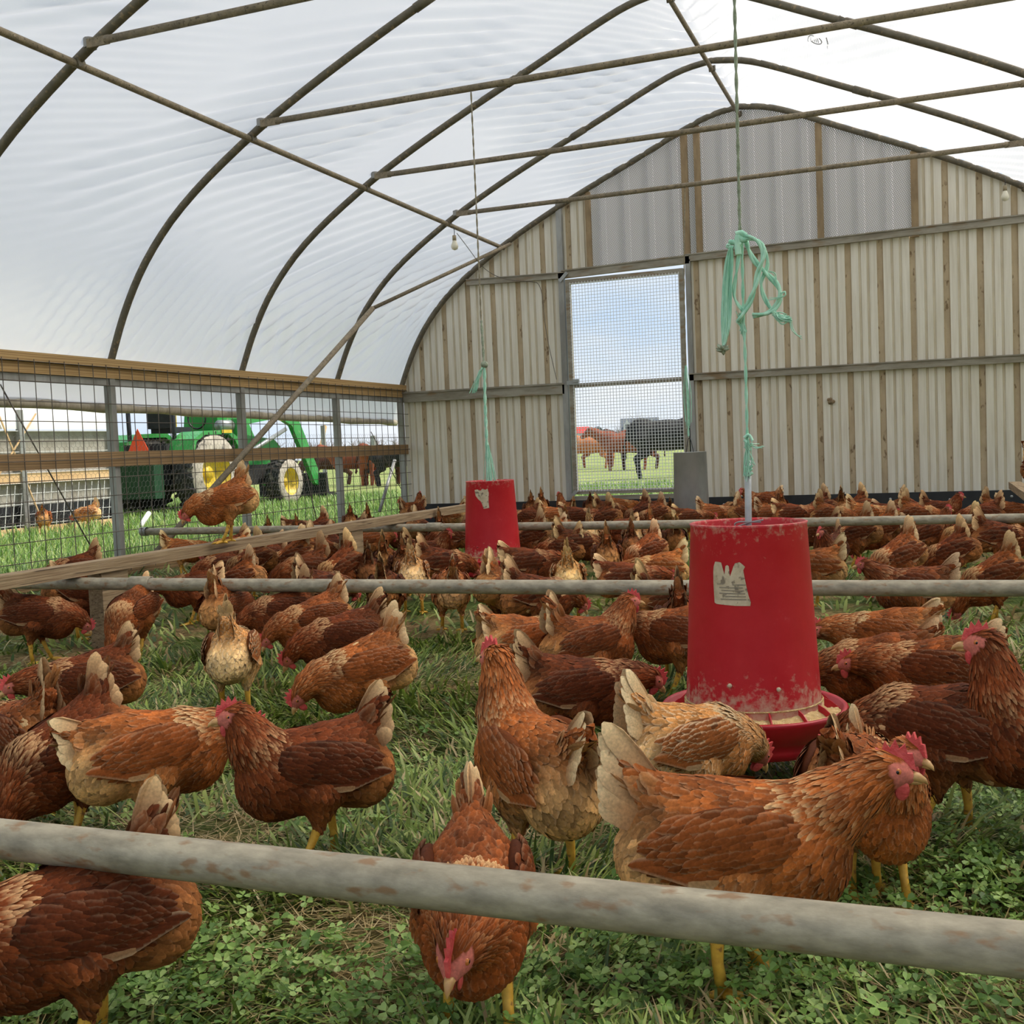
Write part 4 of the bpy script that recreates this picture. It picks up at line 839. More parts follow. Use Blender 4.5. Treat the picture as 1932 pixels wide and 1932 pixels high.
ROWS = (np.array([0, 0.42, 0.80, 1.0]), np.array([0.55, 1.0, 0.82, 0.22]))
ROWL = (np.array([0, 0.25, 0.55, 0.82, 0.94, 1.0]), np.array([0.35, 0.75, 1.0, 0.95, 0.60, 0.10]))
class Plumes:
    def __init__(s): s.V = []; s.Q = []; s.C = []; s.U = []; s.n = 0
    def add(s, P, nr, d, L, W, lift, curl, c0, c1, c2, lace, rows=ROWS, back=0.22, cup=0.16):
        n = len(P)
        if n == 0: return
        L, W, lift, curl, lace = [np.broadcast_to(np.asarray(q, float), (n,)) for q in (L, W, lift, curl, lace)]
        c0, c1, c2 = [np.broadcast_to(np.asarray(q, float), (n, 3)) for q in (c0, c1, c2)]
        sd = np.cross(nr, d); sd /= np.maximum(np.linalg.norm(sd, axis=1, keepdims=True), 1e-9); ss, hw = rows; R = len(ss); V = np.zeros((n, R, 3, 3)); C = np.zeros((n, R, 3, 4)); U = np.zeros((n, R, 3, 2))
        for i, (t, h) in enumerate(zip(ss, hw)):
            base = P+d*(L*(t-back))[:, None]+nr*(lift*t-curl*t*t-0.0012)[:, None]
            col = c0+(c1-c0)*min(1, t/0.45) if t < 0.45 else c1+(c2-c1)*((t-0.45)/0.55)**(1.0 if R == 4 else 1.8)
            for j in range(3):
                V[:, i, j] = base+sd*((j-1)*h*W/2)[:, None]+nr*((cup*W*h*(1 if j == 1 else 0)))[:, None]
                C[:, i, j, :3] = col; C[:, i, j, 3] = lace*min(1.0, 0.35+t); U[:, i, j] = (j/2, t)
        q = []
        for i in range(R-1):
            for j in range(2): a = i*3+j; q.append((a, a+1, a+4, a+3))
        q = np.array(q); Q = (np.arange(n)[:, None, None]*(R*3)+q[None]).reshape(-1, 4)+s.n
        s.V.append(V.reshape(-1, 3)); s.C.append(C.reshape(-1, 4)); s.U.append(U.reshape(-1, 2)); s.Q.append(Q); s.n += n*R*3
    def core(s, V, F, C):
        s.V.append(V); s.Q.append(np.asarray(F)+s.n); s.C.append(np.concatenate([C, np.zeros((len(V), 1))], 1)); s.U.append(np.full((len(V), 2), 0.5)); s.n += len(V)
    def me(s, name):
        V = np.concatenate(s.V).astype(np.float32); Q = np.concatenate(s.Q).astype(np.int32); C = np.concatenate(s.C).astype(np.float32); U = np.concatenate(s.U).astype(np.float32)
        me = bpy.data.meshes.new(name); me.vertices.add(len(V)); me.vertices.foreach_set('co', V.ravel()); me.loops.add(Q.size); me.loops.foreach_set('vertex_index', Q.ravel())
        me.polygons.add(len(Q)); me.polygons.foreach_set('loop_start', np.arange(len(Q), dtype=np.int32)*4); me.polygons.foreach_set('use_smooth', np.ones(len(Q), bool))
        me.update(calc_edges=True)
        a = me.color_attributes.new('Col', 'FLOAT_COLOR', 'POINT'); a.data.foreach_set('color', C.ravel())
        ul = me.uv_layers.new(name='UVMap'); ul.data.foreach_set('uv', U[Q.ravel()].ravel())
        me.materials.append(M['plume']); return me

LEGX = 0.030
NECKS = {  # x, z, radius after the shoulder; head pitch; body pitch
    'alert':   ([(0.112,0.270,0.052),(0.124,0.325,0.038),(0.132,0.366,0.029)], 0, -6),
    'walk':    ([(0.118,0.258,0.053),(0.137,0.296,0.038),(0.148,0.322,0.029)], -4, 0),
    'stretch': ([(0.138,0.248,0.050),(0.180,0.278,0.037),(0.206,0.300,0.029)], -6, 0),
    'low':     ([(0.145,0.212,0.049),(0.186,0.214,0.036),(0.212,0.210,0.028)], -28, 6),
    'feed':    ([(0.140,0.188,0.048),(0.178,0.170,0.036),(0.198,0.145,0.028)], -58, 8),
    'peck':    ([(0.122,0.118,0.047),(0.154,0.074,0.035),(0.170,0.036,0.027)], -74, 27),
    'tuck':    ([(0.100,0.250,0.054),(0.100,0.282,0.040),(0.105,0.304,0.029)], -8, -4)}
def hen_geom(pose, tone, seed, hi=True, elev=52, yaw=0, stride=0.03, lift=0.0, bp=None, tipw=1.0, wingdrop=0.0, hp=None, nyaw=None, tlen=0.84):
    rg = np.random.default_rng(seed); T = {k: ((lin(v)*1.0+0.03*float(lin(v)@np.array([0.3, 0.6, 0.1])))*np.array([0.90, 0.88, 0.78]) if k != 'lace' else v) for k, v in TONES[tone].items()}
    neck, hp0, bp0 = NECKS[pose]; hp0 = hp if hp is not None else hp0; bp0 = bp if bp is not None else bp0
    RP_ = roty(math.radians(bp0)); c0 = np.array([0, 0, 0.19]); pt = lambda p: RP_@(np.array(p, float)-c0)+c0; dv = lambda v: RP_@np.array(v, float)
    hyw = math.radians(yaw); ny = math.radians(nyaw if nyaw is not None else yaw*0.45); sh = pt((0.082, 0, 0.215))
    npt = [np.array([*sh, 0.064])]
    for i, (x, z, r) in enumerate(neck):
        k = ny*(i+1)/3; dx = x-0.082; npt.append(np.array([0.082+dx*math.cos(k), dx*math.sin(k), z, r]))
    hpr = math.radians(hp0); fh = np.array([math.cos(hpr)*math.cos(hyw), math.cos(hpr)*math.sin(hyw), math.sin(hpr)]); uh = np.array([-math.sin(hpr)*math.cos(hyw), -math.sin(hpr)*math.sin(hyw), math.cos(hpr)]); sdh = np.cross(uh, fh)
    hc = npt[-1][:3]+fh*0.010+uh*0.004
    feet = {1: (stride, lift), -1: (-stride, 0.0)}; hock = {s: np.array([feet[s][0]*0.45-0.022+(0.02 if feet[s][1] else 0), s*0.046, 0.074+feet[s][1]*0.7]) for s in (1, -1)}
    E = {'main': [(pt((0, 0, 0.19)), (0.135, 0.083, 0.090))], 'breast': [(pt((0.082, 0, 0.172)), (0.080, 0.073, 0.080))], 'rump': [(pt((-0.105, 0, 0.170)), (0.074, 0.074, 0.076))]}
    tb0, tb1 = pt((-0.060, 0, 0.232)), pt((-0.130, 0, 0.232+0.050*max(0.4, elev/52)))
    tbc = pt((-0.098, 0, 0.222+0.040*max(0.4, elev/52))); _te = math.radians(elev-4-bp0*0.3); tdir = dv((-math.cos(_te), 0, math.sin(_te)))
    segs = [(a[:3], b_[:3], a[3], b_[3]) for a, b_ in zip(npt[:-1], npt[1:])]
    hipj = {s: pt((-0.010, s*0.046, 0.150)) for s in (1, -1)}
    def groups(P):
        g = {k: ellip(P, v[0][0], v[0][1], RP_) for k, v in E.items()}; g['saddle'] = np.minimum(cone(P, tb0, tb1, 0.050, 0.026), cone(P, tbc, tbc+tdir*0.095, 0.026, 0.012))
        for i, s in enumerate(segs): g['neck%d' % i] = cone(P, *s)
        g['head'] = smin(cone(P, hc-fh*0.006, hc+fh*0.010, 0.0245, 0.020), cone(P, hc+fh*0.012-uh*0.003, hc+fh*0.030-uh*0.006, 0.0165, 0.010), 0.01)
        for s in (1, -1): g['thigh%d' % s] = cone(P, hipj[s], hock[s]+np.array([0, 0, 0.004]), 0.052, 0.0125)
        return g
    KS = {'main': 0.03, 'breast': 0.03, 'rump': 0.03, 'saddle': 0.04, 'neck0': 0.03, 'neck1': 0.02, 'neck2': 0.015, 'head': 0.012, 'thigh1': 0.02, 'thigh-1': 0.02}
    def f(P):
        g = groups(P); d = g['main']
        for k, v in g.items():
            if k != 'main': d = smin(d, v, KS[k])
        return d
    ex = np.array([n_[:3] for n_ in npt]+[hc+fh*0.05]); lo = np.minimum(ex.min(0), [-0.20, -0.13, 0.055])-0.035; hi_ = np.maximum(ex.max(0), [0.17, 0.13, 0.30])+0.035
    lo[2] = max(lo[2], -0.02); h = 0.0068 if hi else 0.0105
    V, F, NR = nets(f, lo, hi_, h); g = groups(V); names = list(g); Dm = np.stack([g[k] for k in names], 1); Wt = np.exp(-(Dm-Dm.min(1, keepdims=True))/0.010); Wt /= Wt.sum(1, keepdims=True)
    flow = {'main': dv((-1, 0, -0.10)), 'breast': dv((-0.62, 0, -0.78)), 'rump': dv((-0.70, 0, -0.70)), 'saddle': dv((-0.86, 0, 0.42)), 'head': -fh, 'thigh1': np.array([-0.25, 0, -1.0]), 'thigh-1': np.array([-0.25, 0, -1.0])}
    for i, s in enumerate(segs): flow['neck%d' % i] = (s[0]-s[1])/np.linalg.norm(s[0]-s[1])
    FL = Wt@np.stack([flow[k] for k in names]); FL -= (FL*NR).sum(1, keepdims=True)*NR; FL /= np.maximum(np.linalg.norm(FL, axis=1, keepdims=True), 1e-6)
    nk = Wt[:, [i for i, k in enumerate(names) if k.startswith('neck')]].sum(1); hd = Wt[:, names.index('head')]; rp_ = Wt[:, names.index('rump')]; th = Wt[:, [i for i, k in enumerate(names) if k.startswith('thigh')]].sum(1); br = Wt[:, names.index('breast')]
    cb = {'main': T['back'], 'breast': T['breast'], 'rump': T['rump'], 'saddle': T['back'], 'head': T['neck']*0.95, 'thigh1': T['thigh'], 'thigh-1': T['thigh']}
    for i in range(3): cb['neck%d' % i] = T['neck']
    C = Wt@np.stack([cb[k] for k in names]); q = (V-c0)@RP_
    low = np.clip((0.16-(q[:, 2]+0.19))/0.06, 0, 1)*np.clip((0.03-q[:, 0])/0.08, 0, 1)*(1-nk-hd).clip(0, 1); C = C+(T['rump']-C)*(low*0.75)[:, None]
    topr = np.clip((q[:, 2]-0.02)/0.04, 0, 1)*rp_; C = C+(T['back']-C)*(topr*0.8)[:, None]
    blot = vnoise(V[:, 0]*26+seed, V[:, 2]*26+V[:, 1]*19, 31); C = C*(0.55+0.90*blot)[:, None]
    rel = V-hc; face = (rel@fh > -0.004) & (np.abs(rel@sdh) > 0.004) & (hd > 0.35) & (rel@uh < 0.016) | (rel@fh > 0.024) & (hd > 0.4)
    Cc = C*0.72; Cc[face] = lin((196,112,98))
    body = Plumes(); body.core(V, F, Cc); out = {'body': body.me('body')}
    # contour feathers
    pl = Plumes(); ok = ~face & ((V[:, 2] > 0.070) | (nk+hd > 0.5))
    cls = np.where(hd > 0.5, 0, np.where(nk > 0.45, 1, np.where((th > 0.5) | (br > 0.5), 2, 3))); mul = 1.0 if hi else 1.5
    SP = [(0.0072, 0.013, 0.0060, 0.0022), (0.0084, 0.034, 0.0080, 0.0054), (0.0100, 0.026, 0.0145, 0.0048), (0.0112, 0.029, 0.0165, 0.0050)]
    for c_, (sp_, L, W, lf) in enumerate(SP):
        ids = np.where(ok & (cls == c_))[0]
        if len(ids) == 0: continue
        rg.shuffle(ids); key = np.floor((V[ids]+rg.random(3))/(sp_*mul)).astype(np.int64); kk = key[:, 0]*1000003+key[:, 1]*1009+key[:, 2]; _, u = np.unique(kk, return_index=True); ids = ids[u]; n = len(ids)
        rnd = rg.normal(1, 0.20, (n, 1)).clip(0.5, 1.6); base = C[ids]*rnd; jit = rg.normal(0, 0.22 if c_ > 1 else 0.10, (n, 3)); d = FL[ids]+jit; d -= (d*NR[ids]).sum(1, keepdims=True)*NR[ids]; d /= np.linalg.norm(d, axis=1, keepdims=True)
        tip = base*1.32; lace = np.full(n, T['lace'])*rg.uniform(0.5, 1.3, n)
        if c_ == 1:      # pale-tipped hackle feathers, palest at the base of the neck
            along = np.clip(1-np.linalg.norm(V[ids]-sh, axis=1)/0.115, 0, 1); up = np.clip(0.35+((V[ids]-sh)@dv((-0.45, 0, 0.9)))/0.06, 0.06, 1)
            k = np.clip(along**1.2*3.0*up+0.04+rg.normal(0, 0.20, n), 0, 1)[:, None]*0.97; tip = base*1.35*(1-k)+T['ntip']*k; L_ = L*(0.75+0.55*along); W_ = W*(0.8+0.4*along)
        elif c_ == 3:
            white = rg.random(n) < 0.003; base[white] = T['ntip']; tip[white] = T['ntip']; fl = rp_[ids]; L_ = L*(1+0.25*fl); W_ = W*(1+0.25*fl); lf_ = lf
        else: L_ = np.full(n, L); W_ = np.full(n, W)
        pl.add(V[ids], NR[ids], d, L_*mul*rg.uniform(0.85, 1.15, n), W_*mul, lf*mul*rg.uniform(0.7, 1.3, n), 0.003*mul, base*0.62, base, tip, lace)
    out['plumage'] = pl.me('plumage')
    # folded wings
    for s in (1, -1):
        w_ = Plumes(); wc = np.array([-0.018, s*0.070, 0.212-wingdrop]); RW = roty(math.radians(-7)); wr = np.array([0.104, 0.026, 0.054])
        mb = MB().ell((0, 0, 0), wr, 16, 10); wv = np.concatenate(mb.V)
        W2H = lambda p: ((p@RW.T)+wc-c0)@RP_.T+c0; nW = lambda v: (v@RW.T)@RP_.T
        w_.core(W2H(wv), np.array([f_ for f_ in mb.F]), np.tile(T['wing']*0.6, (len(wv), 1)))
        P, Nn, L, W, C1 = [], [], [], [], []
        for i in range(15 if hi else 8):
            for j in range(10 if hi else 5):
                a = 0.92-1.84*(i+0.5*(j % 2)+rg.uniform(-.2, .2))/(15 if hi else 8); bz = -0.85+1.7*(j+rg.uniform(-.15, .15))/((10 if hi else 5)-1)
                if a*a+bz*bz > 1.02: continue
                yy = math.sqrt(max(0.0, 1-a*a-bz*bz*0.98)); P.append((a*wr[0], s*yy*wr[1], bz*wr[2])); v = np.array([a/wr[0]*0.3, s*max(yy, 0.35)/wr[1], bz/wr[2]*0.6]); Nn.append(v/np.linalg.norm(v)); L.append(0.030+0.022*(0.9-a)/1.8); W.append(0.0175 if hi else 0.022); C1.append(1.25 if a > 0.45 else 1.0)
        P, Nn = np.array(P), np.array(Nn); d = np.tile(np.array([-1.0, 0, -0.16]), (len(P), 1))+rg.normal(0, 0.10, (len(P), 3)); d -= (d*Nn).sum(1, keepdims=True)*Nn; d /= np.linalg.norm(d, axis=1, keepdims=True)
        base = T['wing']*np.array(C1)[:, None]*rg.normal(1, 0.18, (len(P), 1)); tip = base*1.30
        w_.add(W2H(P), nW(Nn), nW(d), np.array(L)*(1 if hi else 1.3), np.array(W)*(1 if hi else 1.35), 0.0055, 0.002, base*0.7, base, tip, T['lace']*0.9+0.03)
        k = 8; P = np.stack([np.linspace(0.005, -0.050, k), np.full(k, s*0.023)-s*np.linspace(0, 0.006, k), np.linspace(-0.046, -0.012, k)], 1)
        Nn = np.tile(np.array([0, s*1.0, 0.12*1]), (k, 1)); Nn /= np.linalg.norm(Nn, axis=1, keepdims=True); d = np.stack([np.full(k, -1.0), np.zeros(k), np.linspace(0.10, 0.02, k)], 1); d -= (d*Nn).sum(1, keepdims=True)*Nn; d /= np.linalg.norm(d, axis=1, keepdims=True)
        base = T['wing']*rg.normal(1.1, 0.1, (k, 1)); edge = base.copy(); edge[:1] = base[:1]*0.5+T['ntip']*0.35
        w_.add(W2H(P), nW(Nn), nW(d), np.linspace(0.078, 0.098, k), 0.021, 0.004, 0.005, edge*0.8, edge, edge*1.25, 0.25, ROWL, 0.05); out['wing%d' % s] = w_.me('wing')
    # tail: a tent of long feathers
    tl = Plumes(); tb = pt((-0.098, 0, 0.222+0.040*max(0.4, elev/52)))
    for s in (1, -1):
        k = 7; P, Nn, d, L = [], [], [], []
        for i in range(k):
            el = math.radians(elev+9-i*3.7+rg.normal(0, 1.2)-bp0*0.3); az = math.radians(0.8+i*0.9+rg.normal(0, 1.0)); dd = np.array([-math.cos(el)*math.cos(az), s*math.sin(az), math.sin(el)]); dd = dv(dd) if bp0 else dd
            nn = np.array([0.25, s*1.0, 0.45-0.05*i]); nn = nn-(nn@dd)*dd; P.append(tb+np.array([-0.004*i, s*(0.004+0.0026*i), -0.007*i])); Nn.append(nn/np.linalg.norm(nn)); d.append(dd); L.append((0.156-0.011*i)*tlen*rg.uniform(0.93, 1.05))
        base = T['tail']*rg.normal(1, 0.1, (k, 1)); tp = T['tail']*(1-tipw)+T['ttip']*tipw; mid = base*(1-0.22*tipw)+T['ttip']*0.22*tipw
        tl.add(np.array(P), np.array(Nn), np.array(d), np.array(L), 0.037, 0.002, 0.004*1, base*0.7, mid, np.tile(tp, (k, 1)), 0.04+0.25*T['lace'], ROWL, 0.05, 0.10)
        n = 26 if hi else 12; t_ = rg.random(n); el = np.radians(elev+6-22*rg.random(n)); az = np.radians(rg.uniform(2, 13, n)); d = np.stack([-np.cos(el)*np.cos(az), s*np.sin(az), np.sin(el)], 1)@RP_.T
        P = tb+d*(t_*0.050)[:, None]+np.stack([np.full(n, 0.012), s*(0.009+0.007*rg.random(n)), -0.020*rg.random(n)], 1); Nn = np.tile(np.array([0.1, s*1.0, 0.45]), (n, 1))+rg.normal(0, 0.12, (n, 3)); Nn -= (Nn*d).sum(1, keepdims=True)*d; Nn /= np.linalg.norm(Nn, axis=1, keepdims=True)
        base = (T['back']*(1-t_[:, None])+T['tail']*t_[:, None])*rg.normal(1, 0.12, (n, 1)); tl.add(P, Nn, d, rg.uniform(0.044, 0.062, n), 0.024, 0.006, 0.004, base*0.7, base, base*1.2+0.08*tipw*T['ttip'], 0.08+0.6*T['lace'])
    n = 18 if hi else 9; u_ = np.linspace(0, 1, n); pd = dv((-math.sin(_te), 0, -math.cos(_te))); jy = rg.uniform(-1, 1, n)      # under-tail fluff closing the tent
    P = tbc+tdir*(u_*0.080)[:, None]+pd*(0.026-0.010*u_)[:, None]+np.stack([0*jy, jy*0.016, 0*jy], 1); Nn = pd+np.stack([0*jy, jy*0.6, 0*jy], 1); d = np.tile(tdir, (n, 1))+rg.normal(0, 0.10, (n, 3)); Nn = Nn-(Nn*d).sum(1, keepdims=True)*d/(d*d).sum(1, keepdims=True)
    Nn /= np.linalg.norm(Nn, axis=1, keepdims=True); d /= np.linalg.norm(d, axis=1, keepdims=True); base = (T['rump']*0.6+T['tail']*0.4)*rg.normal(1, 0.12, (n, 1)); tl.add(P, Nn, d, 0.052, 0.026, 0.006, 0.004, base*0.75, base, base*1.15, 0.1)
    out['tail'] = tl.me('tail')
    # head furniture
    o = hc+uh*0.0165+fh*0.004; cm = MB().prism([(-0.020,0.000),(-0.024,0.013),(-0.015,0.011),(-0.012,0.025),(-0.004,0.015),(0.002,0.029),(0.009,0.016),(0.016,0.025),(0.020,0.011),(0.027,0.012),(0.030,0.002),(0.034,-0.012),(0.020,-0.008),(0.0,-0.004)], 0.0055, (o, fh, uh)); out['comb'] = cm.me('comb', M['comb'])
    RH = np.stack([fh, sdh, uh], 1); bk0 = hc+fh*0.030-uh*0.005
    bk = MB().tube([bk0, bk0+fh*0.012-uh*0.0005, bk0+fh*0.021-uh*0.004, bk0+fh*0.026-uh*0.009], [0.0090, 0.0070, 0.0040, 0.0008], 8).tube([bk0-uh*0.006, bk0+fh*0.010-uh*0.0075, bk0+fh*0.018-uh*0.009], [0.0062, 0.0045, 0.0008], 8); out['beak'] = bk.me('beak', M['beak'])
    for s in (1, -1):
        wt = MB().ell(hc+fh*0.021-uh*0.026+sdh*s*0.007, (0.0105, 0.0034, 0.0160), 10, 8, 0, RH@rotx(-s*0.2)).ell(hc-fh*0.004-uh*0.010+sdh*s*0.0225, (0.0055, 0.003, 0.0100), 8, 6, 0, RH); out['wattle%d' % s] = wt.me('wattle', M['comb'])
        ec = hc+fh*0.011+uh*0.004+sdh*s*0.0192; out['eye%d' % s] = MB().ell(ec, (0.0058, 0.0045, 0.0058), 10, 8, 0, RH).ell(ec+sdh*s*0.0030, (0.0030, 0.0020, 0.0030), 8, 6, 1, RH).me('eye', [M['eye'], M['pupil']])
        # leg: shank, toes with claws
        fx, lf = feet[s]; hk = hock[s]; an = np.array([fx-(0.03 if lf else 0), s*0.048, 0.012+lf-LEGX]); lg = MB().tube([hk+np.array([0.004, 0, 0.022]), hk, (hk+an)/2+np.array([-0.003, 0, 0]), an], [0.0125, 0.0112, 0.0086, 0.0095], 8)
        for a, L in ((0.0, 0.058), (0.62, 0.048), (-0.62, 0.048), (3.0, 0.026)):
            dd = np.array([math.cos(a), math.sin(a), 0]); dn = np.array([0, 0, -1.0]); k = 0.6 if lf else 0.0
            lg.tube([an, an+dd*L*0.45*(1-k)+dn*(0.003+k*0.02), an+dd*L*0.82*(1-k)+dn*(0.006+k*0.036), an+dd*L*1.05*(1-k)+dn*(0.011+k*0.045)], [0.0080, 0.0068, 0.0052, 0.0012], 7)
        out['leg%d' % s] = lg.me('leg', M['shank'])
    return out
ORDER = ['body', 'plumage', 'wing1', 'wing-1', 'tail', 'comb', 'beak', 'wattle1', 'wattle-1', 'eye1', 'eye-1', 'leg1', 'leg-1']
HEN_ID = [0]; HEN_SPOTS = []
def place_hen(geo, pos, ang, s, label, group, tint=(1, 1, 1)):
    t = empty('hen', pos+np.array([0, 0, LEGX*s+(0.006 if pos[2] < 0.1 else 0)]), ang); t.scale = (s, s, s)
    for k in ORDER:
        o = link(k.rstrip('-1'), geo[k], t); o.color = (*tint, 1)
        if k == 'plumage': o['kind'] = 'stuff'
    tag(t, label, 'hen', group); HEN_SPOTS.append((pos[0], pos[1])); return t
def hen_at(px, py, phi, s, zb=0.0): p = onz(px, py, zb+(0.19+LEGX)*s); return np.array([p[0], p[1], zb]), view_angle(p)-math.pi/2+math.radians(phi)
FG = 'brown hens of the flock'
# ------------------------------------------------------------------ hens one by one (pixel of the body centre gives the spot on the ground)
HENS = [
 # px, py, phi (0 = facing right, 90 away, 180 left, 270 towards the lens), pose, tone, size, options, label
 (140,1752,183,'low','dark',1.03,dict(elev=58,stride=0.03,yaw=0),'dark brown hen walking out at the lower left under the front pipe'),
 (893,1706,268,'low','mid',1.02,dict(elev=42,yaw=-16,hp=-30),'brown hen facing the lens below the front pipe with pale ruff'),
 (1392,1596,2,'stretch','ginger',1.14,dict(elev=42,yaw=-6,hp=-6,tlen=1.05),'large ginger hen striding right behind the front pipe'),
 (1010,1446,118,'alert','ginger',1.15,dict(elev=38,stride=0.035,yaw=14),'ginger hen standing tall seen from behind, left of the near feeder'),
 (588,1455,190,'walk','dark',1.04,dict(elev=50,stride=0.05,yaw=-4),'dark brown hen walking left with raised head in mid foreground'),
 (290,1424,12,'low','ginger',1.08,dict(elev=14,stride=0.03,lift=0.05,bp=2),'ginger hen with a cream tail held low and one foot lifted'),
 (128,1426,203,'peck','dark',1.04,dict(elev=58,bp=22),'dark hen bending down at the left edge with a white speckled neck'),
 (45,1395,118,'low','mid',1.04,dict(elev=66,tipw=0.8),'brown hen turned away at the left edge with a pointed tan tail'),
 (165,1290,186,'low','dark',1.01,dict(elev=50,tipw=1.1),'dark hen behind the left group with a fanned cream tail'),
 (440,1235,82,'low','light',1.04,dict(elev=72,tipw=0.7),'buff hen seen squarely from behind with fluffy rump and high tail'),
 (432,1150,60,'feed','mid',1.05,dict(elev=60),'brown hen half hidden behind the buff rumped hen'),
 (248,1160,236,'peck','mid',1.01,dict(elev=30,bp=20),'brown hen pecking towards the lens with a speckled cream ruff'),
 (75,1165,344,'feed','dark',1.03,dict(elev=34),'very dark hen at the left edge below the plank, head lowered right'),
 (148,1128,20,'peck','dark',1.05,dict(elev=30),'dark hen pecking just behind the dark one below the plank'),
 (682,1270,200,'feed','ginger',1.04,dict(elev=50,bp=14),'ginger hen head down behind the walking dark hen, rump to the right'),
 (648,1208,190,'feed','dark',1.03,dict(elev=42),'dark hen with pale face and speckled neck stooping left'),
 (590,1175,200,'feed','mid',1.01,dict(elev=46,bp=14),'brown hen stooping left just behind the dark stooping hen'),
 (535,1158,188,'feed','dark',1.0,dict(elev=66,tipw=0.7),'dark hen with an upright tan tail crossing the middle pipe'),
 (985,1215,36,'feed','ginger',1.03,dict(elev=30,tipw=1.0),'ginger hen with a pale tail to the left and fluffy rump by the middle pipe'),
 (1112,1218,26,'walk','mid',1.04,dict(elev=62,yaw=-16),'brown hen sitting with raised head looking right beside the near feeder'),
 (1092,1306,14,'low','dark',1.02,dict(elev=40,yaw=-4,hp=-42,tlen=0.95),'dark hen with a white tipped tail leaning into the near feeder pan'),
 (1300,1410,36,'feed','light',1.01,dict(elev=44,tipw=1.0,bp=6,tlen=1.05),'pale laced hen in front of the near feeder with its white tail left'),
 (1668,1205,172,'low','ginger',1.01,dict(elev=26,yaw=30,hp=0),'ginger hen right of the near feeder with its head turned away'),
 (1760,1272,181,'low','mid',1.04,dict(elev=30,yaw=6,hp=-10,tipw=1.2),'brown hen facing left beside the near feeder with a white tail'),
 (1655,1262,182,'feed','mid',1.0,dict(elev=30),'brown hen dipping its face into the right side of the feeder pan'),
 (1770,1385,168,'feed','dark',1.12,dict(elev=24,bp=2,stride=0.045),'dark hen with a long cream speckled neck feeding from the right'),
 (2012,1400,192,'alert','dark',1.16,dict(elev=40,yaw=-6),'tall dark hen upright at the right edge of the foreground'),
 (1612,1478,76,'feed','mid',1.02,dict(elev=38,tipw=0.9),'ragged tailed hen seen from behind below the feeder pan'),
 (1656,1512,284,'walk','ginger',0.97,dict(elev=36,yaw=34,hp=-6),'ginger hen partly hidden behind the large striding hen'),
 (1285,1200,160,'low','mid',1.05,dict(elev=30),'brown hen with a streaked neck tucked behind the near feeder'),
]
GEO = []
for i, (px, py, phi, pose, tone, s, op, lab) in enumerate(HENS):
    geo = hen_geom(pose, tone, 100+i, True, **op); pos, ang = hen_at(px, py, phi, s); place_hen(geo, pos, ang, s, lab, FG)
pos = onz(428, 1024, 0.456); ang = view_angle(pos)-math.pi/2+math.radians(190); geo = hen_geom('feed', 'ginger', 61, True, elev=56, bp=16, tipw=0.8)
place_hen(geo, pos, ang, 1.10, 'ginger hen perching on the weathered plank before the tractor', FG)
pos, ang = hen_at(1930, 884, 330, 1.05, 0.456)
place_hen(hen_geom('low', 'dark', 62, False, elev=40), np.array([0.712, min(pos[1], 10.7), 0.456]), ang, 1.05, 'dark hen perching on the plank end at the right edge', FG)

# the crowd beyond: ten bodies shared between the birds
PROTO = [hen_geom(p, t, 200+i, False, elev=e, yaw=y, tipw=tw_*1.25, tlen=0.98) for i, (p, t, e, y, tw_) in enumerate((
    ('feed','dark',46,0,0.9), ('peck','mid',50,0,1.0), ('low','ginger',40,10,1.0), ('walk','dark',52,-10,0.8), ('feed','light',60,0,0.8),
    ('feed','mid',66,0,0.7), ('alert','mid',46,20,0.8), ('peck','dark',60,0,1.0), ('low','dark',28,0,1.2), ('stretch','mid',34,0,1.0)))]
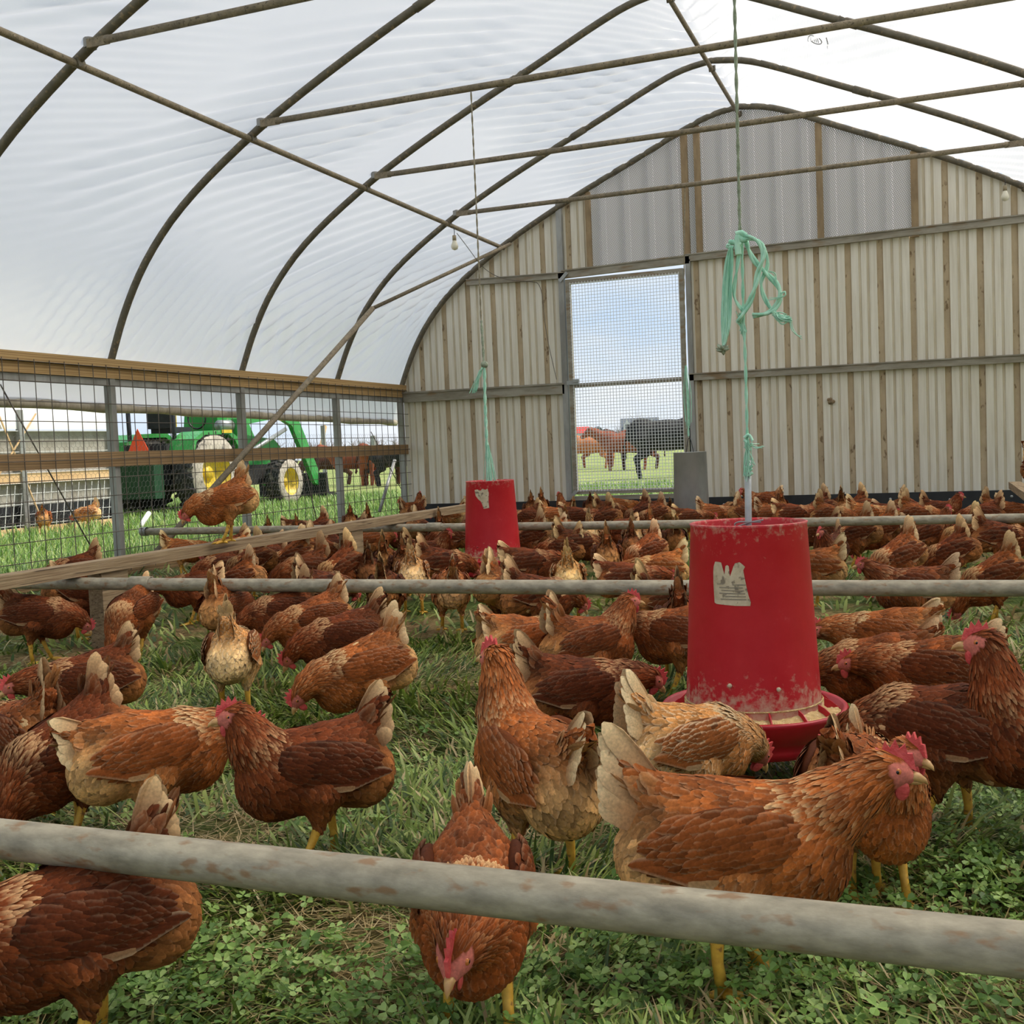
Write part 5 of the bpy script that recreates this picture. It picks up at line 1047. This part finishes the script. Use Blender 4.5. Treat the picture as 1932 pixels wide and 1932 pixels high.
# zone, px, py, phi, body
CROWD = [
 ('side',140,1078,190,0),('side',345,1040,12,2),('side',430,1036,175,0),('side',505,1022,95,5),('side',556,1014,100,5),('side',470,1000,20,8),('side',600,1000,190,7),('side',737,958,40,6),('side',762,962,190,3),('side',690,992,100,5),('side',660,985,95,5),
 ('left',362,1112,186,8),('left',415,1072,196,0),('left',470,1068,190,7),('left',500,1052,192,0),('left',548,1060,186,1),('left',575,1078,198,5),('left',640,1078,214,7),('left',690,1078,98,0),('left',730,1062,80,5),('left',758,1068,94,5),('left',778,1086,88,4),
 ('left',838,1066,8,0),('left',806,1046,14,3),('left',700,1022,24,2),('left',658,1014,160,0),('left',765,1012,186,0),('left',610,1044,10,1),('left',830,1010,90,5),('left',560,1036,185,8),('left',640,1040,15,7),('left',800,1006,30,1),('left',850,1016,170,0),('left',450,1100,160,1),('left',610,1112,30,0),('left',730,1114,80,0),('left',850,1112,95,2),('left',430,1042,190,2),
 ('mid',1000,1066,10,8),('mid',1072,1092,90,4),('mid',1058,1038,172,0),('mid',1145,1052,91,5),('mid',1190,1042,96,7),('mid',1216,1046,212,1),('mid',1190,1098,2,8),('mid',1240,1078,190,2),('mid',1030,1012,200,2),('mid',1068,1004,90,7),('mid',1118,1010,80,4),('mid',1196,1016,88,4),('mid',1000,1022,170,1),('mid',1262,1140,30,0),('mid',1280,1182,92,5),('mid',950,1118,40,1),('mid',1020,1128,15,0),('mid',1270,1020,100,0),('mid',1225,1008,95,5),('mid',1090,1030,20,0),('mid',1160,1006,190,8),
 ('right',1566,1042,252,3),('right',1530,1074,184,2),('right',1612,1014,182,1),('right',1690,1058,214,1),('right',1722,1112,185,9),('right',1752,1010,12,6),('right',1792,1048,186,7),('right',1872,1096,198,1),('right',1893,1018,4,0),('right',1545,1006,178,0),('right',1660,1006,190,1),('right',1818,1012,200,1),
 ('wallL',990,978,185,0),('wallL',1002,964,92,5),('wallL',1046,974,20,2),('wallL',1068,962,120,6),('wallL',1094,978,-5,8),('wallL',1136,984,180,7),('wallL',1150,966,14,0),('wallL',1174,956,-8,2),('wallL',1206,972,192,7),('wallL',1232,976,186,1),('wallL',1246,966,6,8),('wallL',1264,974,92,0),('wallL',1020,956,95,5),('wallL',1114,956,90,0),('wallL',900,968,20,0),('wallL',850,974,160,2),
 ('wallR',1305,980,10,8),('wallR',1350,972,4,2),('wallR',1388,962,185,0),('wallR',1410,974,8,1),('wallR',1440,934,186,9),('wallR',1460,974,-6,2),('wallR',1500,974,8,8),('wallR',1542,966,190,7),('wallR',1572,976,-10,5),('wallR',1612,964,192,7),('wallR',1640,974,0,2),('wallR',1686,972,5,8),('wallR',1718,962,0,7),('wallR',1736,976,-8,5),('wallR',1776,966,6,3),('wallR',1852,974,180,0),('wallR',1884,966,-10,5),('wallR',1922,972,0,2),('wallR',1470,958,100,5),('wallR',1590,956,85,0),
]
ZONE = {'side': 'behind the left plank', 'left': 'left of the far red feeder', 'mid': 'between the two red feeders', 'right': 'past the pipe right of near feeder', 'wallL': 'along the wall left of tin feeder', 'wallR': 'along the wall right of tin feeder'}
TW = ['dark brown', 'brown', 'ginger', 'dark', 'buff', 'brown', 'upright brown', 'dark', 'dark', 'brown']; PW = ['stooping', 'pecking', 'forward leaning', 'standing', 'stooping', 'stooping', 'head high', 'pecking', 'low headed', 'striding']
ORD = ['first', 'second', 'third', 'fourth', 'fifth', 'sixth', 'seventh', 'eighth', 'ninth', 'tenth', 'eleventh', 'twelfth', 'thirteenth', 'fourteenth', 'fifteenth', 'sixteenth', 'seventeenth', 'eighteenth', 'nineteenth', 'twentieth'] + ['twenty %s' % q for q in ('first', 'second', 'third', 'fourth', 'fifth', 'sixth', 'seventh', 'eighth', 'ninth')]
rgc = np.random.default_rng(77); placed = []
for z in ZONE:
    zl = sorted([c for c in CROWD if c[0] == z], key=lambda c: c[1])
    for j, (_, px, py, phi, k) in enumerate(zl):
        s = 0.99*rgc.uniform(0.93, 1.06)*(1.12 if (px, py) == (1440, 934) else 1.0); pos, ang = hen_at(px, py, phi, s, 0.0)
        if pos[1] > 12.55: pos = np.array([pos[0]*12.55/pos[1], 12.55, 0])
        pos[0] = max(pos[0], XL+0.34)
        tv = rgc.uniform(0.72, 1.22); place_hen(PROTO[k], pos, ang, s, '%s %s hen, %s from left, %s' % (TW[k], PW[k], ORD[j], ZONE[z]), FG, (tv, tv*rgc.uniform(0.95, 1.03), tv*rgc.uniform(0.90, 1.04)))
# two hens inside the neighbouring house
for (px, py, phi, k, lab) in ((8, 990, 20, 2, 'leftmost hen seen inside the neighbouring hoop house'), (92, 978, 95, 4, 'hen seen from behind inside the neighbouring hoop house')):
    p = onx(px, py, X2-0.45); place_hen(PROTO[k], np.array([p[0]+0.75, p[1], 0.0]), 1.9+math.radians(phi), 1.1, lab, FG, (1.1, 1.0, 0.95))
# ================================================================== grass, clover, straw
m, nt, out = newmat('grass blades'); lk = nt.links.new
at = N(nt, 'ShaderNodeAttribute', attribute_name='Col'); b = N(nt, 'ShaderNodeBsdfPrincipled', inp={'Roughness': 0.45, 'Specular IOR Level': 0.4}); tl = N(nt, 'ShaderNodeBsdfTranslucent'); mxs = N(nt, 'ShaderNodeMixShader', inp={0: 0.28})
lk(at.outputs['Color'], b.inputs['Base Color']); lk(at.outputs['Color'], tl.inputs[0]); lk(b.outputs[0], mxs.inputs[1]); lk(tl.outputs[0], mxs.inputs[2]); lk(mxs.outputs[0], out.inputs[0]); M['blade'] = m
def soup(name, V, T, C, m, smooth=True):
    V = np.asarray(V, np.float32); T = np.asarray(T, np.int32); me = bpy.data.meshes.new(name); me.vertices.add(len(V)); me.vertices.foreach_set('co', V.ravel()); me.loops.add(T.size); me.loops.foreach_set('vertex_index', T.ravel())
    me.polygons.add(len(T)); me.polygons.foreach_set('loop_start', np.arange(len(T), dtype=np.int32)*T.shape[1]); me.polygons.foreach_set('use_smooth', np.full(len(T), smooth)); me.update(calc_edges=True)
    a = me.color_attributes.new('Col', 'FLOAT_COLOR', 'POINT'); a.data.foreach_set('color', np.concatenate([C, np.ones((len(C), 1))], 1).astype(np.float32).ravel()); me.materials.append(m); return me
def blades(P, L, W, az, lean, bend, C0, C1):
    n = len(P); t = np.array([0, 0.35, 0.7, 1.0]); wd = np.array([0.8, 1.0, 0.75, 0.06]); V = np.zeros((n, 4, 2, 3)); C = np.zeros((n, 4, 2, 3)); h = np.stack([np.cos(az), np.sin(az), 0*az], 1); sd = np.stack([-np.sin(az), np.cos(az), 0*az], 1)
    x = np.zeros(n); z = np.zeros(n); pt_ = 0
    for i in range(4):
        if i:
            a = lean+bend*(t[i]+t[i-1])/2; x = x+np.sin(a)*L*(t[i]-pt_); z = z+np.cos(a)*L*(t[i]-pt_); pt_ = t[i]
        b_ = P+h*x[:, None]+np.array([0, 0, 1.0])*np.maximum(z, 0.004)[:, None]
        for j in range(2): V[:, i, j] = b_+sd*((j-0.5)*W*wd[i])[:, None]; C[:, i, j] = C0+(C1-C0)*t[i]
    q = np.array([(2*i, 2*i+1, 2*i+3, 2*i+2) for i in range(3)]); Q = (np.arange(n)[:, None, None]*8+q).reshape(-1, 4); return V.reshape(-1, 3), Q, C.reshape(-1, 3)
rg = np.random.default_rng(3)
def scatter(n, r0, r1, a0, a1, p=1.0):
    """density falls with distance from the doorway end of the house"""
    u = rg.random(n); r = (r0**p+(r1**p-r0**p)*u)**(1/p); a = np.radians(rg.uniform(a0, a1, n)); return np.stack([r*np.cos(a), r*np.sin(a), np.zeros(n)], 1)
BARE = [(onz(455,1575), 0.34, 0.95), (onz(660,1790), 0.24, 0.9), (onz(1130,1745), 0.20, 0.7), (onz(700,1300), 0.2, 0.35), (onz(1640,1600), 0.2, 0.6), (onz(1700,1760), 0.14, 0.5), (onz(780,1540), 0.12, 0.5), (onz(1470,1190), 0.5, 0.35), (onz(1120,1560), 0.15, 0.5), (onz(820,1270), 0.15, 0.3)]
def bare(P):
    m_ = np.zeros(len(P))
    for c_, r, k in BARE: m_ = np.maximum(m_, k*np.exp(-((P[:, 0]-c_[0])**2+(P[:, 1]-c_[1])**2)/(r*r)))
    return np.clip(m_+0.75*np.clip(vnoise(P[:, 0]*2.4+5, P[:, 1]*2.4+9, 13)*2.2-1.1, 0, 1), 0, 1)
CLOV = [(onz(850,1900), 0.20), (onz(600,1880), 0.14), (onz(1400,1830), 0.26), (onz(1550,1720), 0.16), (onz(1850,1560), 0.24), (onz(640,1560), 0.12), (onz(680,1510), 0.12), (onz(1180,1860), 0.20), (onz(950,1900), 0.15), (onz(330,1870), 0.18), (onz(1700,1850), 0.2), (onz(240,1900), 0.2), (onz(1860,1700), 0.2)]
def clover(P):
    m_ = np.zeros(len(P))
    for c_, r in CLOV: m_ = np.maximum(m_, np.exp(-((P[:, 0]-c_[0])**2+(P[:, 1]-c_[1])**2)/(r*r)))
    return m_
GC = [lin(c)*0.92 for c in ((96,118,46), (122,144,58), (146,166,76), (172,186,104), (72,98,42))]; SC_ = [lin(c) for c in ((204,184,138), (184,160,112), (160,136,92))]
def grass(n, r0, r1, p, wmul, a0=52, a1=150, seed=0):
    P = scatter(n, r0, r1, a0, a1, p); P = P[(P[:, 0] > XL+0.05) & (P[:, 0] < XR-0.05) & (P[:, 1] < WY-0.1)]
    bm_ = bare(P); cl = clover(P); keep = rg.random(len(P)) > np.maximum(bm_, cl*0.35); P = P[keep]
    tuft = vnoise(P[:, 0]*6, P[:, 1]*6, 41); k = len(P); az = 2*np.pi*(vnoise(P[:, 0]*1.7+3, P[:, 1]*1.7, 17)*1.6)+rg.normal(0, 0.75, k)
    L = (0.045+0.080*tuft)*rg.uniform(0.6, 1.35, k); W = rg.uniform(0.0045, 0.0090, k)*wmul; lean = rg.uniform(0.25, 1.15, k); bend = rg.uniform(0.3, 1.25, k); ci = rg.integers(0, 5, k); C = np.array(GC)[ci]*rg.normal(1, 0.12, (k, 1)); st = rg.random(k) < 0.10; C[st] = np.array(SC_)[rg.integers(0, 3, st.sum())]
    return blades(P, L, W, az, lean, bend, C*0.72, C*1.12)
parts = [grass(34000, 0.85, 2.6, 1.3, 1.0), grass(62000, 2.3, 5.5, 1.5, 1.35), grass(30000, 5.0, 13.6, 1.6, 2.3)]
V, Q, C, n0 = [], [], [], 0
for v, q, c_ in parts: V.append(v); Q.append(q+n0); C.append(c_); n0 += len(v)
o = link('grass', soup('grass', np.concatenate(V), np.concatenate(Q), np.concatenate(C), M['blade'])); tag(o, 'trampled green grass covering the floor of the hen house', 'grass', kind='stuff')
# dead stalks lying flat
P = scatter(52000, 0.85, 5.0, 55, 148, 1.3); P = P[(P[:, 0] > XL+0.05) & (P[:, 0] < XR-0.1)]; P = P[rg.random(len(P)) < (0.20+bare(P))]; k = len(P)
P[:, 2] = 0.006+0.02*rg.random(k); Cs = np.array(SC_)[rg.integers(0, 3, k)]*rg.normal(1, 0.12, (k, 1))
v, q, c_ = blades(P, rg.uniform(0.04, 0.13, k), rg.uniform(0.0015, 0.0032, k), rg.uniform(0, 6.28, k), rg.uniform(1.25, 1.55, k), rg.uniform(-0.1, 0.15, k), Cs, Cs); v[:, 2] = np.maximum(v[:, 2], 0.004)
o = link('straw', soup('straw', v, q, c_, M['blade'])); tag(o, 'dry tan straw littered over the bare patches', 'straw', kind='stuff')
# clover: three leaflets on a stem
P = scatter(52000, 0.85, 4.2, 55, 148, 1.3); P = P[(P[:, 0] > XL) & (P[:, 0] < XR)]; P = P[rg.random(len(P)) < clover(P)*0.62+0.03]; k = len(P); P[:, 2] = rg.uniform(0.02, 0.065, k)
R_ = rg.uniform(0.008, 0.0145, k); a0 = rg.uniform(0, 6.28, k); tilt = rg.normal(0, 0.38, (k, 2)); nn = np.stack([tilt[:, 0], tilt[:, 1], np.ones(k)], 1); nn /= np.linalg.norm(nn, axis=1, keepdims=True); u = np.cross(nn, [0.3, 1, 0.1]); u /= np.linalg.norm(u, axis=1, keepdims=True); w_ = np.cross(nn, u)
V = []; T = []; C = []; base = 0.86*np.array([lin(c) for c in ((96,130,58), (122,156,74), (148,180,94), (174,200,118))])[rg.integers(0, 4, k)]*rg.normal(1, 0.10, (k, 1)); outl = [(0.05, 0), (0.55, 0.42), (0.98, 0.46), (1.12, 0.20), (1.02, 0.0), (1.12, -0.20), (0.98, -0.46), (0.55, -0.42)]
for l in range(3):
    ca, sa = np.cos(a0+2.094*l), np.sin(a0+2.094*l); dr_ = u*ca[:, None]+w_*sa[:, None]; ds = -u*sa[:, None]+w_*ca[:, None]
    for (f_, g_) in outl: V.append(P+dr_*(f_*1.25*R_)[:, None]+ds*(g_*1.35*R_)[:, None]+nn*(abs(g_)*0.55*R_)[:, None]); C.append(base*(1.15 if f_ < 0.8 else 0.95))
V = np.stack(V, 1); C = np.stack(C, 1); T = np.concatenate([np.array([[8*l, 8*l+i, 8*l+i+1, 8*l+(i+2 if i < 6 else 7)] for i in (1, 3, 5)]) for l in range(3)])
T = (np.arange(k)[:, None, None]*24+T).reshape(-1, 4)
o = link('clover', soup('clover', V.reshape(-1, 3), T, C.reshape(-1, 3), M['blade'], False)); tag(o, 'low green clover leaves in the foreground', 'clover', kind='stuff')
# taller pasture outside the left mesh and beyond the door
n = 46000; P = np.stack([rg.uniform(-17, XL-0.15, n), 4.5+18*rg.random(n)**1.3, np.zeros(n)], 1); P = P[(P[:, 0] > -11.9) | (P[:, 1] > 14.4)]
n = 9000; P2 = np.stack([rg.uniform(-7.5, -2.6, n), rg.uniform(13.3, 24, n), np.zeros(n)], 1); P = np.concatenate([P, P2]); k = len(P); dst = np.hypot(P[:, 0], P[:, 1])
ci = rg.integers(0, 5, k); C = np.array([lin(c) for c in ((104,140,62), (128,164,80), (150,180,98), (176,192,120), (88,124,56))])[ci]
v, q, c_ = blades(P, rg.uniform(0.10, 0.22, k), rg.uniform(0.006, 0.010, k)*np.clip(dst/9, 1, 2.2), rg.uniform(0, 6.28, k), rg.uniform(0.05, 0.5, k), rg.uniform(0.2, 0.9, k), C*0.8, C*1.1)
o = link('pasture_grass', soup('pasture_grass', v, q, c_, M['blade'])); tag(o, 'taller bright grass growing outside the side mesh', 'grass', kind='stuff')
